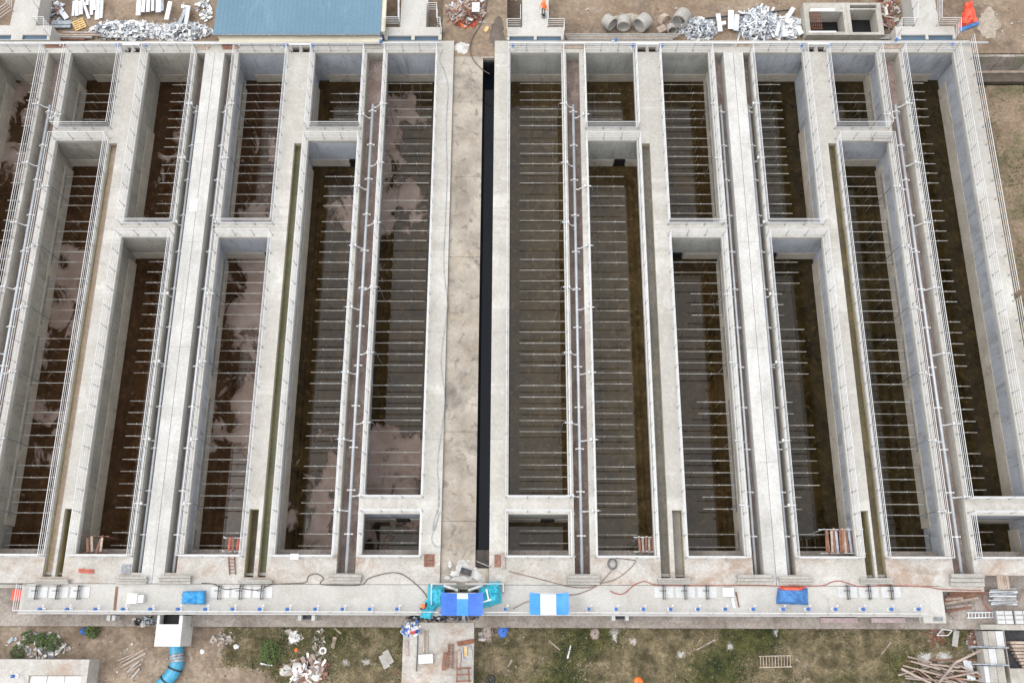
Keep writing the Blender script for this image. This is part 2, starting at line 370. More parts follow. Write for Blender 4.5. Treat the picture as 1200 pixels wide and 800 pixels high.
def eastz(x, y): return ZE + .18 * nz(x, y, .4, 9) + .08 * nz(x, y, 1.4, 4)
struct(MB().sheet(lambda u, v: (lambda x, y: (x, y, eastz(x, y)))(XE + .2 + 40 * u, GY(100, ZE) - (GY(100, ZE) - YAP + .3) * v), 60, 70), 'east_ground', M_dirtE, True)
# apron along the south wall, with a dark underside behind it
struct(MB().box(GX(-120), XE + 6, YAP, Y650 + .5, -2.3, -2.0), 'apron', M_apron)
struct(MB().box(GX(-120), GX(-70), YAP, Y48, -2.6, -2.2), 'west_ground', M_dirtS)

# ------------------------------------------------------------------ decks and tank geometry
BAS = dict(A=(-36, 23), B=(56.5, 117.5), C=(151.5, 208), D=(263, 322), E=(357, 416), F=(446.5, 505),
           G=(597.5, 660), H=(690.5, 748.5), I=(783, 841), J=(896, 957), K=(988.5, 1048), L=(1081, 1143))
KIND = dict(A=1, F=1, G=1, L=1, B=2, E=2, H=2, K=2, C=3, D=3, I=3, J=3)
SPLIT = {1: (580, 602), 2: (149, 165), 3: (261, 278)}
PIPECH = [(28, 49.5), (421, 440.5), (666, 682), (1055, 1076)]
SIDECH = [(211, 221.5), (245, 257), (849, 860), (884, 893)]
OLIVE = [(120, 129.5), (340.5, 349), (754.5, 764), (976.5, 986)]
SLOT = [(75.8, 84), (292.5, 303.5), (787.5, 799), (1007, 1017)]     # measured on row 598
Y672, Y677, Y597, Y168 = GY(672), GY(677), GY(597), GY(168)
TH = .35
SLX = [(P(a, 598).x, P(b, 598).x) for a, b in SLOT]
def walkway(x0, x1, y0, y1, mat=M_deck, holes=(), z1=0.0, name='walkway'):
    return struct(MB().slab(x0, x1, y0, y1, z1 - TH, z1, holes), name, mat)
# gate pits in the north deck above the four wide slabs
PITS = []
for a, b in ((147, 164), (341, 364), (747, 770), (945, 968)):
    xa, xb = P(a, 58).x, P(b, 58).x; xm = (xa + xb) / 2
    PITS += [(xa, xm - .12, GY(61.2), GY(55.5)), (xm + .12, xb, GY(61.2), GY(55.5))]
walkway(XW, GX(527.5), Y62, Y48, M_deck, PITS); walkway(GX(578), XE, Y62, Y48, M_deck, PITS)
strips = [(-70, -36), (23, 28), (49.5, 56.5), (208, 211), (257, 263), (416, 421), (440.5, 446.5),
          (505, 527.5), (578, 597.5), (660, 666), (682, 690.5), (841, 849), (893, 896), (1048, 1055), (1076, 1081), (1143, 1166)]
def segmented(x0, x1, y0, y1, step=8.4):
    n = max(1, round((y1 - y0) / step))
    for i in range(n): walkway(x0, x1, y0 + (y1 - y0) * i / n + .006, y0 + (y1 - y0) * (i + 1) / n - .006)
for a, b in strips: segmented(GX(a), GX(b), Y650 + .004, Y62 - .004)
walkway(GX(349), GX(357), Y650 + .004, Y62 - .004); walkway(GX(748.5), GX(754.5), Y650 + .004, Y62 - .004)
walkway(GX(117.5), GX(120), Y650 + .004, Y168); walkway(GX(986), GX(988.5), Y650 + .004, Y168)
for i, (a, b) in enumerate(((129.5, 151.5), (322, 340.5), (764, 783), (957, 976.5))):
    walkway(GX(a), GX(b), Y650 + .004, Y62 - .004, M_deck, [(*SLX[i], Y650 - 1, Y597)])
for a, b in ((117.5, 129.5), (340.5, 349), (754.5, 764), (976.5, 988.5)):
    walkway(GX(a) + .003, GX(b) - .003, Y168 + .003, Y62 - .004)
for a, b in ((221.5, 245), (860, 884)):           # the two long beams, each of two slabs with a joint between
    m = (a + b) / 2
    for c, d in ((GX(a), GX(m) - .015), (GX(m) + .015, GX(b))):
        ys = [Y685 + .02 + (Y62 - Y685 - .024) * i / 5 for i in range(6)]
        for e, f in zip(ys, ys[1:]): struct(MB().box(c, d, e + .006, f - .006, -1.5, .03), 'long_beam', M_beam)
for k, (a, b) in BAS.items():
    y0, y1 = SPLIT[KIND[k]]
    walkway(GX(a) + .003, GX(b) - .003, GY(y1), GY(y0), M_deck, name='cross_beam')
sh = [(GX(a), GX(b), Y672, Y650 + 1) for a, b in PIPECH + SIDECH] + [(GX(a), GX(b), Y677, Y650 + 1) for a, b in OLIVE] + [(*s, Y677, Y650 + 1) for s in SLX]
sh += [(GX(221.5) - .003, GX(245) + .003, Y685 - 1, Y650 + 1), (GX(860) - .003, GX(884) + .003, Y685 - 1, Y650 + 1)]
XSE = P(1153, 688).x
walkway(GX(-120), GX(527.5), Y685 + .015, Y650, M_south, sh, name='south_deck')
walkway(GX(578), XSE, GY(691), Y650, M_south, sh + [(P(1104, 690).x - 70, P(1104, 690).x, 0, Y685 + .015)], name='south_deck')
XSW, XSX = P(26, 690).x, P(1104, 690).x
holesS = [(P(519, 700).x, P(561, 700).x, GY(713), GY(686))]
walkway(XSW, XSX, Y720, Y685 - .015, M_walk, holesS, -.01, 'south_walkway')
walkway(P(1082, 724).x, XSX, GY(728), Y720 - .004, M_walk, (), -.02, 'south_walkway')
walkway(XSE + .01, P(1260, 690).x, GY(672), Y650, M_south, [(P(1178, 680).x, P(1260, 680).x, 0, GY(674))], -.004, 'south_deck')
# outer retaining faces of the tank block
for mb, nm in ((MB().box(XW, GX(527), Y48 - .3, Y48 - .05, -4.4, -TH - .002), 'tank_wall'), (MB().box(GX(578), XE, Y48 - .3, Y48 - .05, -4.4, -TH - .002), 'tank_wall'),
               (MB().box(XE - .3, XE - .03, Y650, Y48 - .35, -4.6, -TH - .002), 'tank_wall'), (MB().box(XSW + .3, XSX - .3, Y720 + .5, Y720 + .75, -2.0, -TH - .02), 'tank_wall'),
               (MB().box(GX(-120), XSE, GY(690), GY(690) + .25, -2.0, -TH - .01), 'tank_wall')):
    struct(mb, nm, M_chanwall)
for x0, x1, y0, y1 in PITS:                        # little shafts below the gate pits
    struct(MB().slab(x0 - .1, x1 + .1, y0 - .1, y1 + .1, -1.6, -TH - .002, [(x0, x1, min(y0, y1), max(y0, y1))]).box(x0, x1, y0, y1, -1.62, -1.5), 'gate_pit', M_brown)

# ------------------------------------------------------------------ basins
ORD = dict(A='first basin from left', B='second basin from left', C='third basin from left', D='fourth basin from left',
           E='fifth basin from left', F='basin left of the road', G='basin right of the black channel', H='second basin right of the road',
           I='third basin right of the road', J='third basin from the right', K='second basin from the right', L='rightmost basin')
WM = dict(A=W_beige, B=W_beige, C=W_beige, D=W_blue, E=W_blue, F=W_blue, G=W_green, H=W_green, I=W_green, J=W_blue, K=W_blue, L=W_blue)
WET1, WET2, WET3, WET4 = ((.024, .011, .0045), (.052, .027, .012)), ((.015, .009, .003), (.045, .028, .010)), ((.010, .007, .0025), (.034, .023, .008)), ((.030, .019, .007), (.066, .046, .020))
NONE = [(62, -.9), (650, -.9)]
SILT = dict(A=([(62, .1), (105, .75), (190, .65), (215, .3), (640, .3)], .1, WET1),
            B=([(165, -.3), (282, -.1), (290, .7), (330, .5), (345, .6), (390, .55), (402, .1), (478, .2), (487, .5), (500, .3), (540, .35), (560, -.1), (650, -.4)], -.2, WET1),
            C=([(62, -.4), (130, .15), (160, .5), (255, .5), (290, -.4), (400, -.3), (440, .15), (520, .1), (560, -.4), (650, -.4)], .5, WET1),
            D=([(95, -.2), (150, .1), (165, .42), (205, .4), (235, .6), (255, .7), (285, .95), (370, .95), (385, .6), (410, .3), (445, .35), (470, .85), (510, .75), (530, .35), (550, .0), (650, -.3)], .35, WET1),
            E=([(100, -.9), (225, -.3), (240, .5), (266, .55), (278, -.2), (440, -.3), (470, .05), (490, -.2), (525, .2), (550, .75), (650, .7)], .7, WET2),
            F=([(95, .1), (106, .42), (150, .5), (172, .5), (190, .22), (208, .35), (240, .6), (272, .6), (284, -.35), (330, -.1), (350, -.45), (485, -.45), (520, .95), (600, .65), (625, .45), (648, .1)], -.75, WET2),
            G=(NONE, 0, WET4), H=(NONE, 0, WET4), I=(NONE, 0, WET2), J=(NONE, 0, WET3), K=(NONE, 0, WET3), L=(NONE, 0, WET3))
ROWS = {1: [98, 108, 117.5, 128, 137.5, 147.5, 169, 180, 192, 203, 214.5, 235, 247, 258.5, 270.5, 282, 304, 316.5, 329, 341, 353, 376.5, 389, 402, 415, 428,
            451.5, 465, 478.5, 492.5, 505.5, 530, 544.5, 558.5, 572.5, 621.5, 636],
        2: [110, 120, 130.5, 140, 207, 218.5, 230, 241, 260, 271.5, 283.5, 295.5, 307.5, 327, 339, 351.5, 364, 377, 397.5, 410, 423, 436.5, 449.5, 470, 484, 497, 511, 525,
            546.5, 560.5, 575, 589.5, 602, 626, 640],
        3: [99.5, 109.5, 119.5, 129.5, 139.5, 149.5, 162.5, 172.5, 183.5, 193.5, 203.5, 214.5, 228, 239, 250, 307, 319, 331.5, 344, 356.5, 369, 385.5, 399, 411.5, 424.5, 437.5,
            470.5, 484, 497.5, 511.5, 525, 539, 553, 567.5, 581.5, 595.5, 625, 640]}
ZL, ZW, ZP = -3.1, -4.02, -2.98                     # ledge top, water, pipe level
# lateral pipes: side they spring from (W/E) and how far they reach across (m), 'X' = from wall to wall
REACH = dict(A=('E', 11.5), B=('X', 0), C=('E', 186), D=('X', 0), E=('E', 380), F=('W', 502.5), G=('E', 609), H=('W', 731.5), I=('X', 0), J=('W', 926), K=('X', 0), L=('W', 1101))   # photo column of the pipe tips on row 220
LEDGE = dict(A='W', B='W', C='W', D='W', E='W', I='E', J='E', K='E', L='E')
latcache = {}
def lateral(L):
    k = round(L, 2)
    if k not in latcache:
        mb = MB().tube([(0, 0, 0), (L, 0, 0)], .032, 6)
        for q in (.28, .72):
            mb.tube([(L * q, 0, -.03), (L * q, 0, ZW - ZP + .02)], .012, 4); mb.obox((L * q, 0, .03), (.06, .11, .07))
        latcache[k] = mb.mesh('lateral_pipe', M_lat)
    return latcache[k]
M_post = grainy('dull_post_steel', (.20, .205, .215), (.28, .285, .295), 3, .5, 0, .35, 20, .1)
POST = MB().tube([(0, 0, 0), (0, 0, 1.1)], .019, 6).obox((0, 0, .012), (.12, .12, .024)).mesh('post', M_post)
railcache = {}
def rail(L, r=.024):
    k = (round(L, 2), r)
    if k not in railcache: railcache[k] = MB().tube([(0, 0, 0), (L, 0, 0)], r, 6).mesh('rail', M_galv)
    return railcache[k]
def rail_run(root, a, b, heights=(.28, .56, .84, 1.1), step=1.55, ends=(True, True), z=0.0):
    """posts and rails from a to b, children of root (root at the world origin)"""
    a, b = Vector(a), Vector(b); L = (b - a).length; rz = math.atan2(b.y - a.y, b.x - a.x)
    for h in heights: link('rail', rail(L, .027 if h > 1 else .019), root, (a.x, a.y, z + h), rz)
    n = max(1, round(L / step))
    for i in range(n + 1):
        if (i == 0 and not ends[0]) or (i == n and not ends[1]): continue
        p = a.lerp(b, i / n); link('post', POST, root, (p.x, p.y, z))
def loop_rail(x0, x1, y0, y1, label):
    root = thing('handrail', label, 'railing', group='galvanised railings round the basins')
    g = .17
    c = [(x0 - g, y0 - g), (x1 + g, y0 - g), (x1 + g, y1 + g), (x0 - g, y1 + g)]
    for i in range(4): rail_run(root, (*c[i], 0), (*c[(i + 1) % 4], 0), ends=(True, False))
    for xa, xb, ya, yb in ((x0 - .07, x0 - .03, y0, y1), (x1 + .03, x1 + .07, y0, y1), (x0 - .07, x1 + .07, y0 - .09, y0 - .03)):
        build(MB().box(xa, xb, ya, yb, .002, .10), 'toe_board', M_galv, root)
M_opening_dark = water('painted_opening_dark', (.008, .008, .008), .5, 1.3)  # near-black colour standing in for the shade inside openings
BACK = dict(A=('W', .5), B=('W', .32), C=('W', .5), D=('W', .26), E=('W', .38), F=('W', .26), G=('E', .26), H=('E', .26), I=('E', .38), J=('E', .5), K=('E', .32), L=('E', .5))
SB_IN = .50                                        # how far the long walls stand back under the walkway edge
for k, (a, b) in BAS.items():
    x0, x1 = GX(a), GX(b); sp = SPLIT[KIND[k]]; sw = BACK[k]; w0, w1 = (x0 - SB_IN, x1) if sw[0] == 'W' else (x0, x1 + SB_IN); u0, u1 = (x0 - sw[1], x1) if sw[0] == 'W' else (x0, x1 + sw[1])
    fm = pool_floor('basin_floor_' + k.lower(), SILT[k][0], x0, x1, SILT[k][1], ord(k) - 60, *SILT[k][2])
    secs = [('north', 62, sp[0]), ('south', sp[1], 650)]
    for nm, pa, pb in secs:
        y1, y0 = GY(pa), GY(pb); short = (y1 - y0) < 9
        what = ('short ' if short else 'long ') + nm + ' pool of the ' + ORD[k]
        t = thing('settling_basin', 'concrete walled ' + what, 'basin', group='concrete basins')
        wt = -TH - .002
        for q in (MB().box(w0 - .12, w0 - .02, y0, y1, -4.25, -1.28).box(u0 - .09, u0 - .01, y0, y1, -1.278, wt), MB().box(w1 + .02, w1 + .12, y0, y1, -4.25, -1.28).box(u1 + .01, u1 + .09, y0, y1, -1.278, wt),
                  MB().box(w0 - .02, w1 + .02, y1 + .02, y1 + .14, -4.25, wt), MB().box(w0 - .02, w1 + .02, y0 - .14, y0 - .02, -4.25, wt)):
            build(q, 'wall', WM[k], t)
        build(MB().add([(w0 - .02, y0 - .02, ZW), (w1 + .02, y0 - .02, ZW), (w1 + .02, y1 + .02, ZW), (w0 - .02, y1 + .02, ZW)], [(0, 1, 2, 3)]), 'floor', fm, t)
        lw, lg = .52, LEDGE.get(k)
        xa, xb, more = w0, w1, []
        if pa == 62 and lg == 'W' and k in 'ABDE': xa = w0 + .9
        if pa == 62 and lg == 'E' and k in 'L': xb = w1 - .9
        if pa > 62:
            if lg == 'W': xb = w1 - 1.3; po = (w1 - 1.2, w1 - .35)
            elif lg == 'E': xa = w0 + 1.55; po = (w0 + .5, w0 + 1.4)
            else: xb = w0 + 2.35; more = [(w0 + 3.4, w1)]; po = (w0 + 2.45, w0 + 3.3)
            build(MB().box(*po, y1 - .12, y1 + .016, -3.95, -3.0), 'port', M_opening_dark, t)  # solid block; the darkness of the recess is put into its colour
        for q_ in [(xa, xb)] + more: build(MB().prism([(0, y1 + .016 - d, z_) for d, z_ in haunch_pts(ZL, -3.98)], (q_[0], 0, 0), (q_[1], 0, 0)), 'ledge', M_ledge, t)
        if lg:
            yy = y0 + (2.3 if pb == 650 and k in 'BK' else 0)
            ya = y1 - (1.0 if pa == 62 and k in 'ABDEL' else .62 if pa > 62 else 0)
            if k in 'CJ' and pa == 62: ya = GY(128)
            build(MB().prism([((w0 - .016 + d) if lg == 'W' else (w1 + .016 - d), 0, z_) for d, z_ in haunch_pts(-2.78, -3.98)], (0, yy, 0), (0, ya, 0)), 'ledge', M_ledge, t)
        loop_rail(x0, x1, y0, y1, 'handrail round the ' + what)
        # lateral pipes
        t2 = thing('diffuser_grid', 'aeration pipe rows in the ' + what, 'pipe grid', group='aeration pipe grids')
        sd_, rc = REACH[k]; rows = [r for r in ROWS[KIND[k]] if y0 + .3 < GY(r, ZP) < y1 - .7]
        ys = [GY(r, ZP) for r in rows]
        for i, yy in enumerate(ys):
            xt = P(rc, 220, ZP).x if rc else 0
            if sd_ == 'X': xa, L = w0 + .1, w1 - w0 - .2
            elif sd_ == 'E': xa, L = xt, w1 - .1 - xt
            else: xa, L = w0 + .1, xt - w0 - .1
            if k == 'I' and rows[i] in (344, 356.5, 369, 470.5, 484, 581.5, 595.5): xa, L = xa + 1.75, L - 1.75
            if k == 'J' and rows[i] in (344, 356.5, 369, 470.5, 484, 581.5, 595.5): L = 1.45
            if k == 'D' and rows[i] in (470.5, 484, 581.5, 595.5): L = L - 1.0
            link('lateral_pipe', lateral(L), t2, (xa, yy, ZP))
        # headers that feed each bank of five
        hx = w0 + .12 if sd_ in 'W' or (sd_ == 'X' and lg != 'E') else w1 - .12
        grp = [[ys[0]]] if ys else []
        for p_, q_ in zip(ys, ys[1:]):
            if p_ - q_ > 1.25 * min(abs(p_ - q_) if len(grp[-1]) < 2 else abs(grp[-1][-2] - grp[-1][-1]), 1.2): grp.append([])
            grp[-1].append(q_)
        for g_ in grp:
            if g_: build(MB().tube([(hx, g_[0] + .2, ZP), (hx, g_[-1] - .2, ZP)], .05, 6), 'header_pipe', M_drop, t2)

# ------------------------------------------------------------------ channels and the air mains in them
def channel(x0, x1, y0, y1, depth, fl, wl, label, cat='channel', name='channel', group=None):
    t = thing(name, label, cat, group=group); wt = -TH - .002
    for q in (MB().box(x0 - .11, x0 - .006, y0, y1, -depth - .1, wt), MB().box(x1 + .006, x1 + .11, y0, y1, -depth - .1, wt),
              MB().box(x0 - .006, x1 + .006, y1 + .006, y1 + .1, -depth - .1, wt), MB().box(x0 - .006, x1 + .006, y0 - .1, y0 - .006, -depth - .1, wt)):
        build(q, 'wall', wl, t)
    build(MB().box(x0 - .006, x1 + .006, y0, y1, -depth - .06, -depth), 'floor', fl, t)
    return t
PN = ['between the first two basins from the left', 'just left of the basin beside the central road', 'right of the basin beside the black water channel', 'just left of the rightmost basin']
SN = ['along the left side of the left long beam', 'along the right side of the left long beam', 'along the left side of the right long beam', 'along the right side of the right long beam']
ON = ['beside the second basin from left', 'beside the fifth basin from left', 'beside the second basin right of the road', 'beside the second basin from the right edge']
for (a, b), n_ in zip(PIPECH, PN): channel(GX(a), GX(b), Y672, Y62, 1.2, M_chan, M_chanwall, 'silty open pipe trench ' + n_, group='pipe trenches')
for (a, b), n_ in zip(SIDECH, SN): channel(GX(a), GX(b), Y672, Y62, 1.2, M_chan, M_chanwall, 'narrow pipe trench ' + n_, group='pipe trenches')
M_oliveF = [grainy('pink_silt_floor', (.36, .28, .20), (.46, .37, .29), .5, .9, .2, 0, 5, .2), grainy('green_algae_floor', (.075, .078, .026), (.135, .125, .058), .4, .5, .2, 0, 4, .3),
            grainy('grey_silt_floor', (.12, .11, .09), (.17, .155, .13), .4, .6, .2, 0, 4, .3, [((.24, .2, .12), .5, .6, .68, .7, (1, .4, 1))]), grainy('dark_wet_floor', (.07, .055, .03), (.14, .11, .05), .4, .4, .2, 0, 4, .3)]
for i, ((a, b), n_) in enumerate(zip(OLIVE, ON)):
    t = channel(GX(a), GX(b), Y677, Y168, .58, M_oliveF[i], M_olive, 'algae stained overflow channel ' + n_, group='overflow channels')
    build(MB().box(GX(a), GX(b), GY(674.5), GY(671), -.58, -.4), 'weir', M_block, t)
    t = channel(*SLX[i], Y677, Y597, .95, M_oliveF[3] if i != 2 else M_block, M_olive, 'short deep slot at the south end ' + n_, group='overflow slots')
    build(MB().box(*SLX[i], GY(674.5), GY(671.5), -.95, -.55), 'weir', M_block, t)

def elbow(a, b, c, r, n=7):
    a, b, c = Vector(a), Vector(b), Vector(c)
    return [a] + [(b + (a - b).normalized() * r) * (1 - t) ** 2 + b * 2 * t * (1 - t) + (b + (c - b).normalized() * r) * t * t for t in [i / n for i in range(n + 1)]] + [c]
def air_main(xc, ps, pe, d, z, left, right, xl, xr, label):
    t = thing('air_main', label, 'pipe', group='air mains in the trenches'); y0, y1 = GY(pe), GY(ps)
    build(MB().tube([(xc, y1, z), (xc, y0, z)], d / 2, 12), 'pipe', M_main, t, True)
    n = int((y1 - y0) / 3.1)
    sad = MB().obox((0, 0, -.08), (.62, .09, .14)).lathe((0, 0, 0), [(d / 2 + .002, -.05), (d / 2 + .05, -.05), (d / 2 + .05, .05), (d / 2 + .002, .05)], 10, Matrix.Rotation(math.pi / 2, 3, 'X')).mesh('saddle', M_galv)
    for i in range(n): link('saddle', sad, t, (xc, y1 - .6 - i * 3.1, z))
    for side, lst, xe in ((-1, left, xl), (1, right, xr)):
        for py in lst:
            y = GY(py)
            if not y0 < y < y1 + .1: continue
            x2 = xe + side * .18
            pts = elbow((xc + side * d * .4, y, z), (xc + side * d * .4, y, .2), (x2, y, .2), .12) if z < -.1 else [(xc, y, z)]
            build(MB().tube([(xc, y, z), (xc + side * .3, y, z + .02)] + elbow((xc + side * .34, y, z + .03), (xe - side * .3, y, .16), (x2 - side * .05, y, .16), .1)[1:], .05, 7).obox((xe - side * .35, y, .16), (.12, .2, .2)), 'branch_pipe', M_galv, t)
            build(MB().tube(elbow((x2 - side * .05, y, .16), (x2 + side * .1, y, .16), (x2 + side * .1, y, ZP), .1), .032, 7), 'drop_pipe', M_drop, t)
LB = [135, 219, 288.5, 360.5, 436.5, 515, 598]; RB = [122.5, 191.5, 261.5, 337, 413.5, 495.5, 580.5]
names4 = ['long galvanised air pipe ' + n_ for n_ in PN]
air_main(GX(37.5), 120, 674, .23, -.45, RB, LB, GX(23), GX(56.5), names4[0])
air_main(GX(430.2), 119, 674, .23, -.45, LB, RB, GX(416), GX(446.5), names4[1])
air_main(GX(673.8), 120, 674, .23, -.45, RB, LB, GX(660), GX(690.5), names4[2])
air_main(GX(1066), 120, 674, .23, -.45, LB, RB, GX(1048), GX(1081), names4[3])
SB = [122.5, 186, 261, 345, 424.5, 515.5, 591]
air_main(GX(216.2), 120, 674, .2, -.5, SB, [], GX(208), 0, 'long galvanised air pipe ' + SN[0])
air_main(GX(251.5), 120, 674, .2, -.5, [], SB, 0, GX(263), 'long galvanised air pipe ' + SN[1])
air_main(GX(853.5), 120, 674, .2, -.5, SB, [], GX(841), 0, 'long galvanised air pipe ' + SN[2])
air_main(GX(887.5), 120, 674, .2, -.5, [], SB, 0, GX(896), 'long galvanised air pipe ' + SN[3])
# ---- central road with its black water channel
xr0, xr1, xr2 = GX(527.5), GX(563.5), GX(578)
ZR = -.22
ym = [GY(685) , GY(610), GY(505), GY(300), GY(206), GY(118), GY(66)]
for a, b in zip(ym, ym[1:]):
    struct(MB().box(xr0 + .02, xr1, a + .012, b - .012, ZR - .3, ZR + R.uniform(-.012, .012)), 'road', M_road)
struct(MB().box(xr1, xr2 - .02, Y685 + .012, GY(665.5), ZR - .3, ZR), 'road', M_road)
yx0, yx1 = P(517.8, 55).x, P(594, 55).x
def yardz(x, y): return ZR - .004 + max(0, min(1, (y - GY(63)) / 2)) * (.10 * nz(x, y, .5, 3) + .04 * nz(x, y, 2, 5) + .03)
struct(MB().sheet(lambda u, v: (lambda x, y: (x, y, yardz(x, y)))(yx0 + (yx1 - yx0) * u, GY(64.5) + 14 * v), 40, 90), 'yard', M_dirtN, True)
struct(MB().slab(xr0 + .02, xr2 - .02, GY(66), GY(64.5) + .1, ZR - .4, ZR - .012, [(xr1, xr2, 0, GY(68))]), 'road', M_road)
t = thing('water_channel', 'long black water channel along the central concrete road', 'channel')
y0, y1 = GY(665.5), GY(68)
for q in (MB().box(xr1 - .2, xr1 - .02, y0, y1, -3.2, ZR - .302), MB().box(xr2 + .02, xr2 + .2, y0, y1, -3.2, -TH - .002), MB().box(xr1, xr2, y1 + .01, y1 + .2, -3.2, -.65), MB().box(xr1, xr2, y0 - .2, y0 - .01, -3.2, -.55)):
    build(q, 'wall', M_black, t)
build(MB().add([(xr1 - .02, y0, -2.6), (xr2 + .02, y0, -2.6), (xr2 + .02, y1, -2.6), (xr1 - .02, y1, -2.6)], [(0, 1, 2, 3)]), 'water', M_black_water, t)
ORDW = 'first second third fourth fifth sixth seventh eighth ninth tenth eleventh twelfth thirteenth fourteenth fifteenth sixteenth seventeenth eighteenth nineteenth twentieth twenty-first twenty-second twenty-third twenty-fourth twenty-fifth twenty-sixth twenty-seventh twenty-eighth'.split()
# ================================================================== things round the tanks
def PV(px, py, z=0.0): return P(px, py, z)
def pxbox(x0, y0, x1, y1, z0, z1):
    """box whose top rectangle (on level z1) covers photo rows y0..y1 at columns x0..x1"""
    xm, ym = (x0 + x1) / 2, (y0 + y1) / 2
    return MB().box(P(x0, ym, z1).x, P(x1, ym, z1).x, P(xm, y1, z1).y, P(xm, y0, z1).y, z0, z1)
def solo(mb, name, mat, label, cat, group=None, smooth=False, kind=None): return tag(build(mb, name, mat, None, smooth), label, cat, group, kind)
def handrail(pts, label, z=0.0, ends=(True, True)):
    t = thing('handrail', label, 'railing', group='galvanised railings on the inlet decks and walkway')
    for i in range(len(pts) - 1):
        rail_run(t, (*pts[i][:2], 0), (*pts[i + 1][:2], 0), ends=(True, i == len(pts) - 2), z=z)
    return t

# ---- inlet chambers north of the deck
IC = [('at the far left of the north deck', (-14, 30, 59.5, 48.6), [(-14, 41, 13, 46.6), (26, 41, 55, 46.6)], (16, -14, 46, 30)),
      ('beside the blue roofed building', (450.5, 32, 517.5, 48.6), [(454, 42, 482, 47.4), (486, 42, 513.5, 47.4)], (470, -14, 500, 32)),
      ('right of the central road', (594, 32, 661, 48.6), [(597, 42.4, 625.5, 47.4), (629, 42.4, 657.5, 47.4)], (612, -14, 642.5, 32)),
      ('near the red tarp', (1050, 31, 1119.5, 48.6), [(1056, 41, 1085, 46.6), (1088, 41, 1117, 46.6)], (1069, -14, 1097, 31))]
for nm, b, hs_, st in IC:
    t = thing('inlet_chamber', 'concrete inlet chamber with two blue water troughs ' + nm, 'inlet chamber', group='inlet chambers')
    def rct(x0, y0, x1, y1):
        xm, yy = (x0 + x1) / 2, (y0 + y1) / 2
        return (P(x0, yy, .06).x, P(x1, yy, .06).x, P(xm, y1, .06).y, P(xm, y0, .06).y)
    x0, x1, y0, y1 = rct(*b); ho = [rct(*h) for h in hs_]
    build(MB().slab(x0, x1, Y48 + .06, y1, ZN - .4, .06, ho), 'slab', M_walk, t)
    sx0, sx1, sy0, sy1 = rct(*st)
    build(MB().box(sx0, sx1, y1 + .004, sy1, ZN - .4, .056), 'channel_cover', M_walk, t)
    for h in ho: build(MB().add([(h[0] - .01, h[2] - .01, -.12), (h[1] + .01, h[2] - .01, -.12), (h[1] + .01, h[3] + .01, -.12), (h[0] - .01, h[3] + .01, -.12)], [(0, 1, 2, 3)]), 'water', M_inlet_water, t)
def pp(*l): return [P(x, y, 0) for x, y in l]
handrail(pp((468.5, -8), (468.5, 30.5), (451.5, 30.5), (451, 47)), 'handrail stepping round the inlet chamber beside the blue roof', .06)
handrail(pp((502, -8), (502, 14), (513, 14), (513, 31), (517, 31), (517, 40)), 'handrail on the debris heap side of the inlet chamber by the blue roof', .06)
handrail(pp((594.5, 44), (594.5, 32.6), (610, 32.6), (610, 16)), 'handrail on the road side of the inlet chamber by the central road', .06)
handrail(pp((642, -8), (642, 32.4), (660.5, 32.4), (660.5, 46)), 'handrail beside the person in orange on the inlet chamber', .06)
handrail(pp((1097, -8), (1097, 31.4), (1119, 31.4), (1119, 47)), 'handrail between the inlet chamber and the red tarp', .06)
handrail(pp((1069.5, -8), (1069.5, 31.4), (1050.5, 31.4), (1050.5, 44)), 'handrail beside the rebar and rubble near the concrete pit', .06)
handrail(pp((46, -8), (46, 30.4), (59, 30.4), (59, 44)), 'handrail on the scrap heap side of the far left inlet chamber', .06)
handrail(pp((16, -8), (16, 14), (-6, 30)), 'handrail on the outer side of the far left inlet chamber', .06)
handrail([(GX(1164), Y48 - .2), (GX(1164), GY(345))], 'outer handrail along the rightmost deck above the weedy ground, upper run')
handrail([(GX(1164), GY(352)), (GX(1164), Y650)], 'outer handrail along the rightmost deck above the weedy ground, lower run')
# ---- header pipe along the north deck, gate covers, blue valves
for a, b, lb in ((-70, 517, 'pale air header pipe along the north deck, section left of the road'), (595, 1158, 'pale air header pipe along the north deck, section right of the road')):
    t = thing('header_pipe', lb, 'pipe', group='air headers on the north deck'); x0, x1 = P(a, 51, .3).x, P(b, 51, .3).x; y = P(600, 50.6, .3).y
    build(MB().tube([(x0, y, .3), (x1, y, .3)], .085, 10), 'pipe', M_galv, t, True)
    sad = MB().box(-.06, .06, -.12, .12, 0, .22).mesh('saddle', M_galv)
    for i in range(int((x1 - x0) / 3)): link('saddle', sad, t, (x0 + 1 + i * 3, y, .002))
vt = thing('valve', 'x', 'valve', group='blue hand valves along the south walkway')
vt.scale = (.78, .78, .85)
build(MB().box(-.16, .16, -.16, .16, 0, .05), 'base_plate', M_galv, vt)
build(MB().tube([(0, 0, .05), (0, 0, .62)], .05, 8), 'stem', M_galv, vt)
build(MB().lathe((0, 0, .5), [(0, 0), (.11, 0), (.15, .06), (.15, .2), (.09, .27), (0, .27)], 10), 'gear_housing', M_valve, vt, True)
hw = MB()
for k in range(12):
    a, b = 2 * math.pi * k / 12, 2 * math.pi * (k + 1) / 12
    hw.tube([(.13 * math.cos(a), .13 * math.sin(a) , .84), (.13 * math.cos(b), .13 * math.sin(b), .84)], .02, 5)
hw.tube([(-.13, 0, .84), (.13, 0, .84)], .016, 5).tube([(0, -.13, .84), (0, .13, .84)], .016, 5).tube([(0, 0, .76), (0, 0, .85)], .025, 6)
build(hw, 'handwheel', M_valve, vt)
build(MB().tube([(0, 0, .58), (.2, .26, .58)], .035, 6).obox((.24, .31, .58), (.13, .13, .13)), 'position_indicator', M_galv, vt)
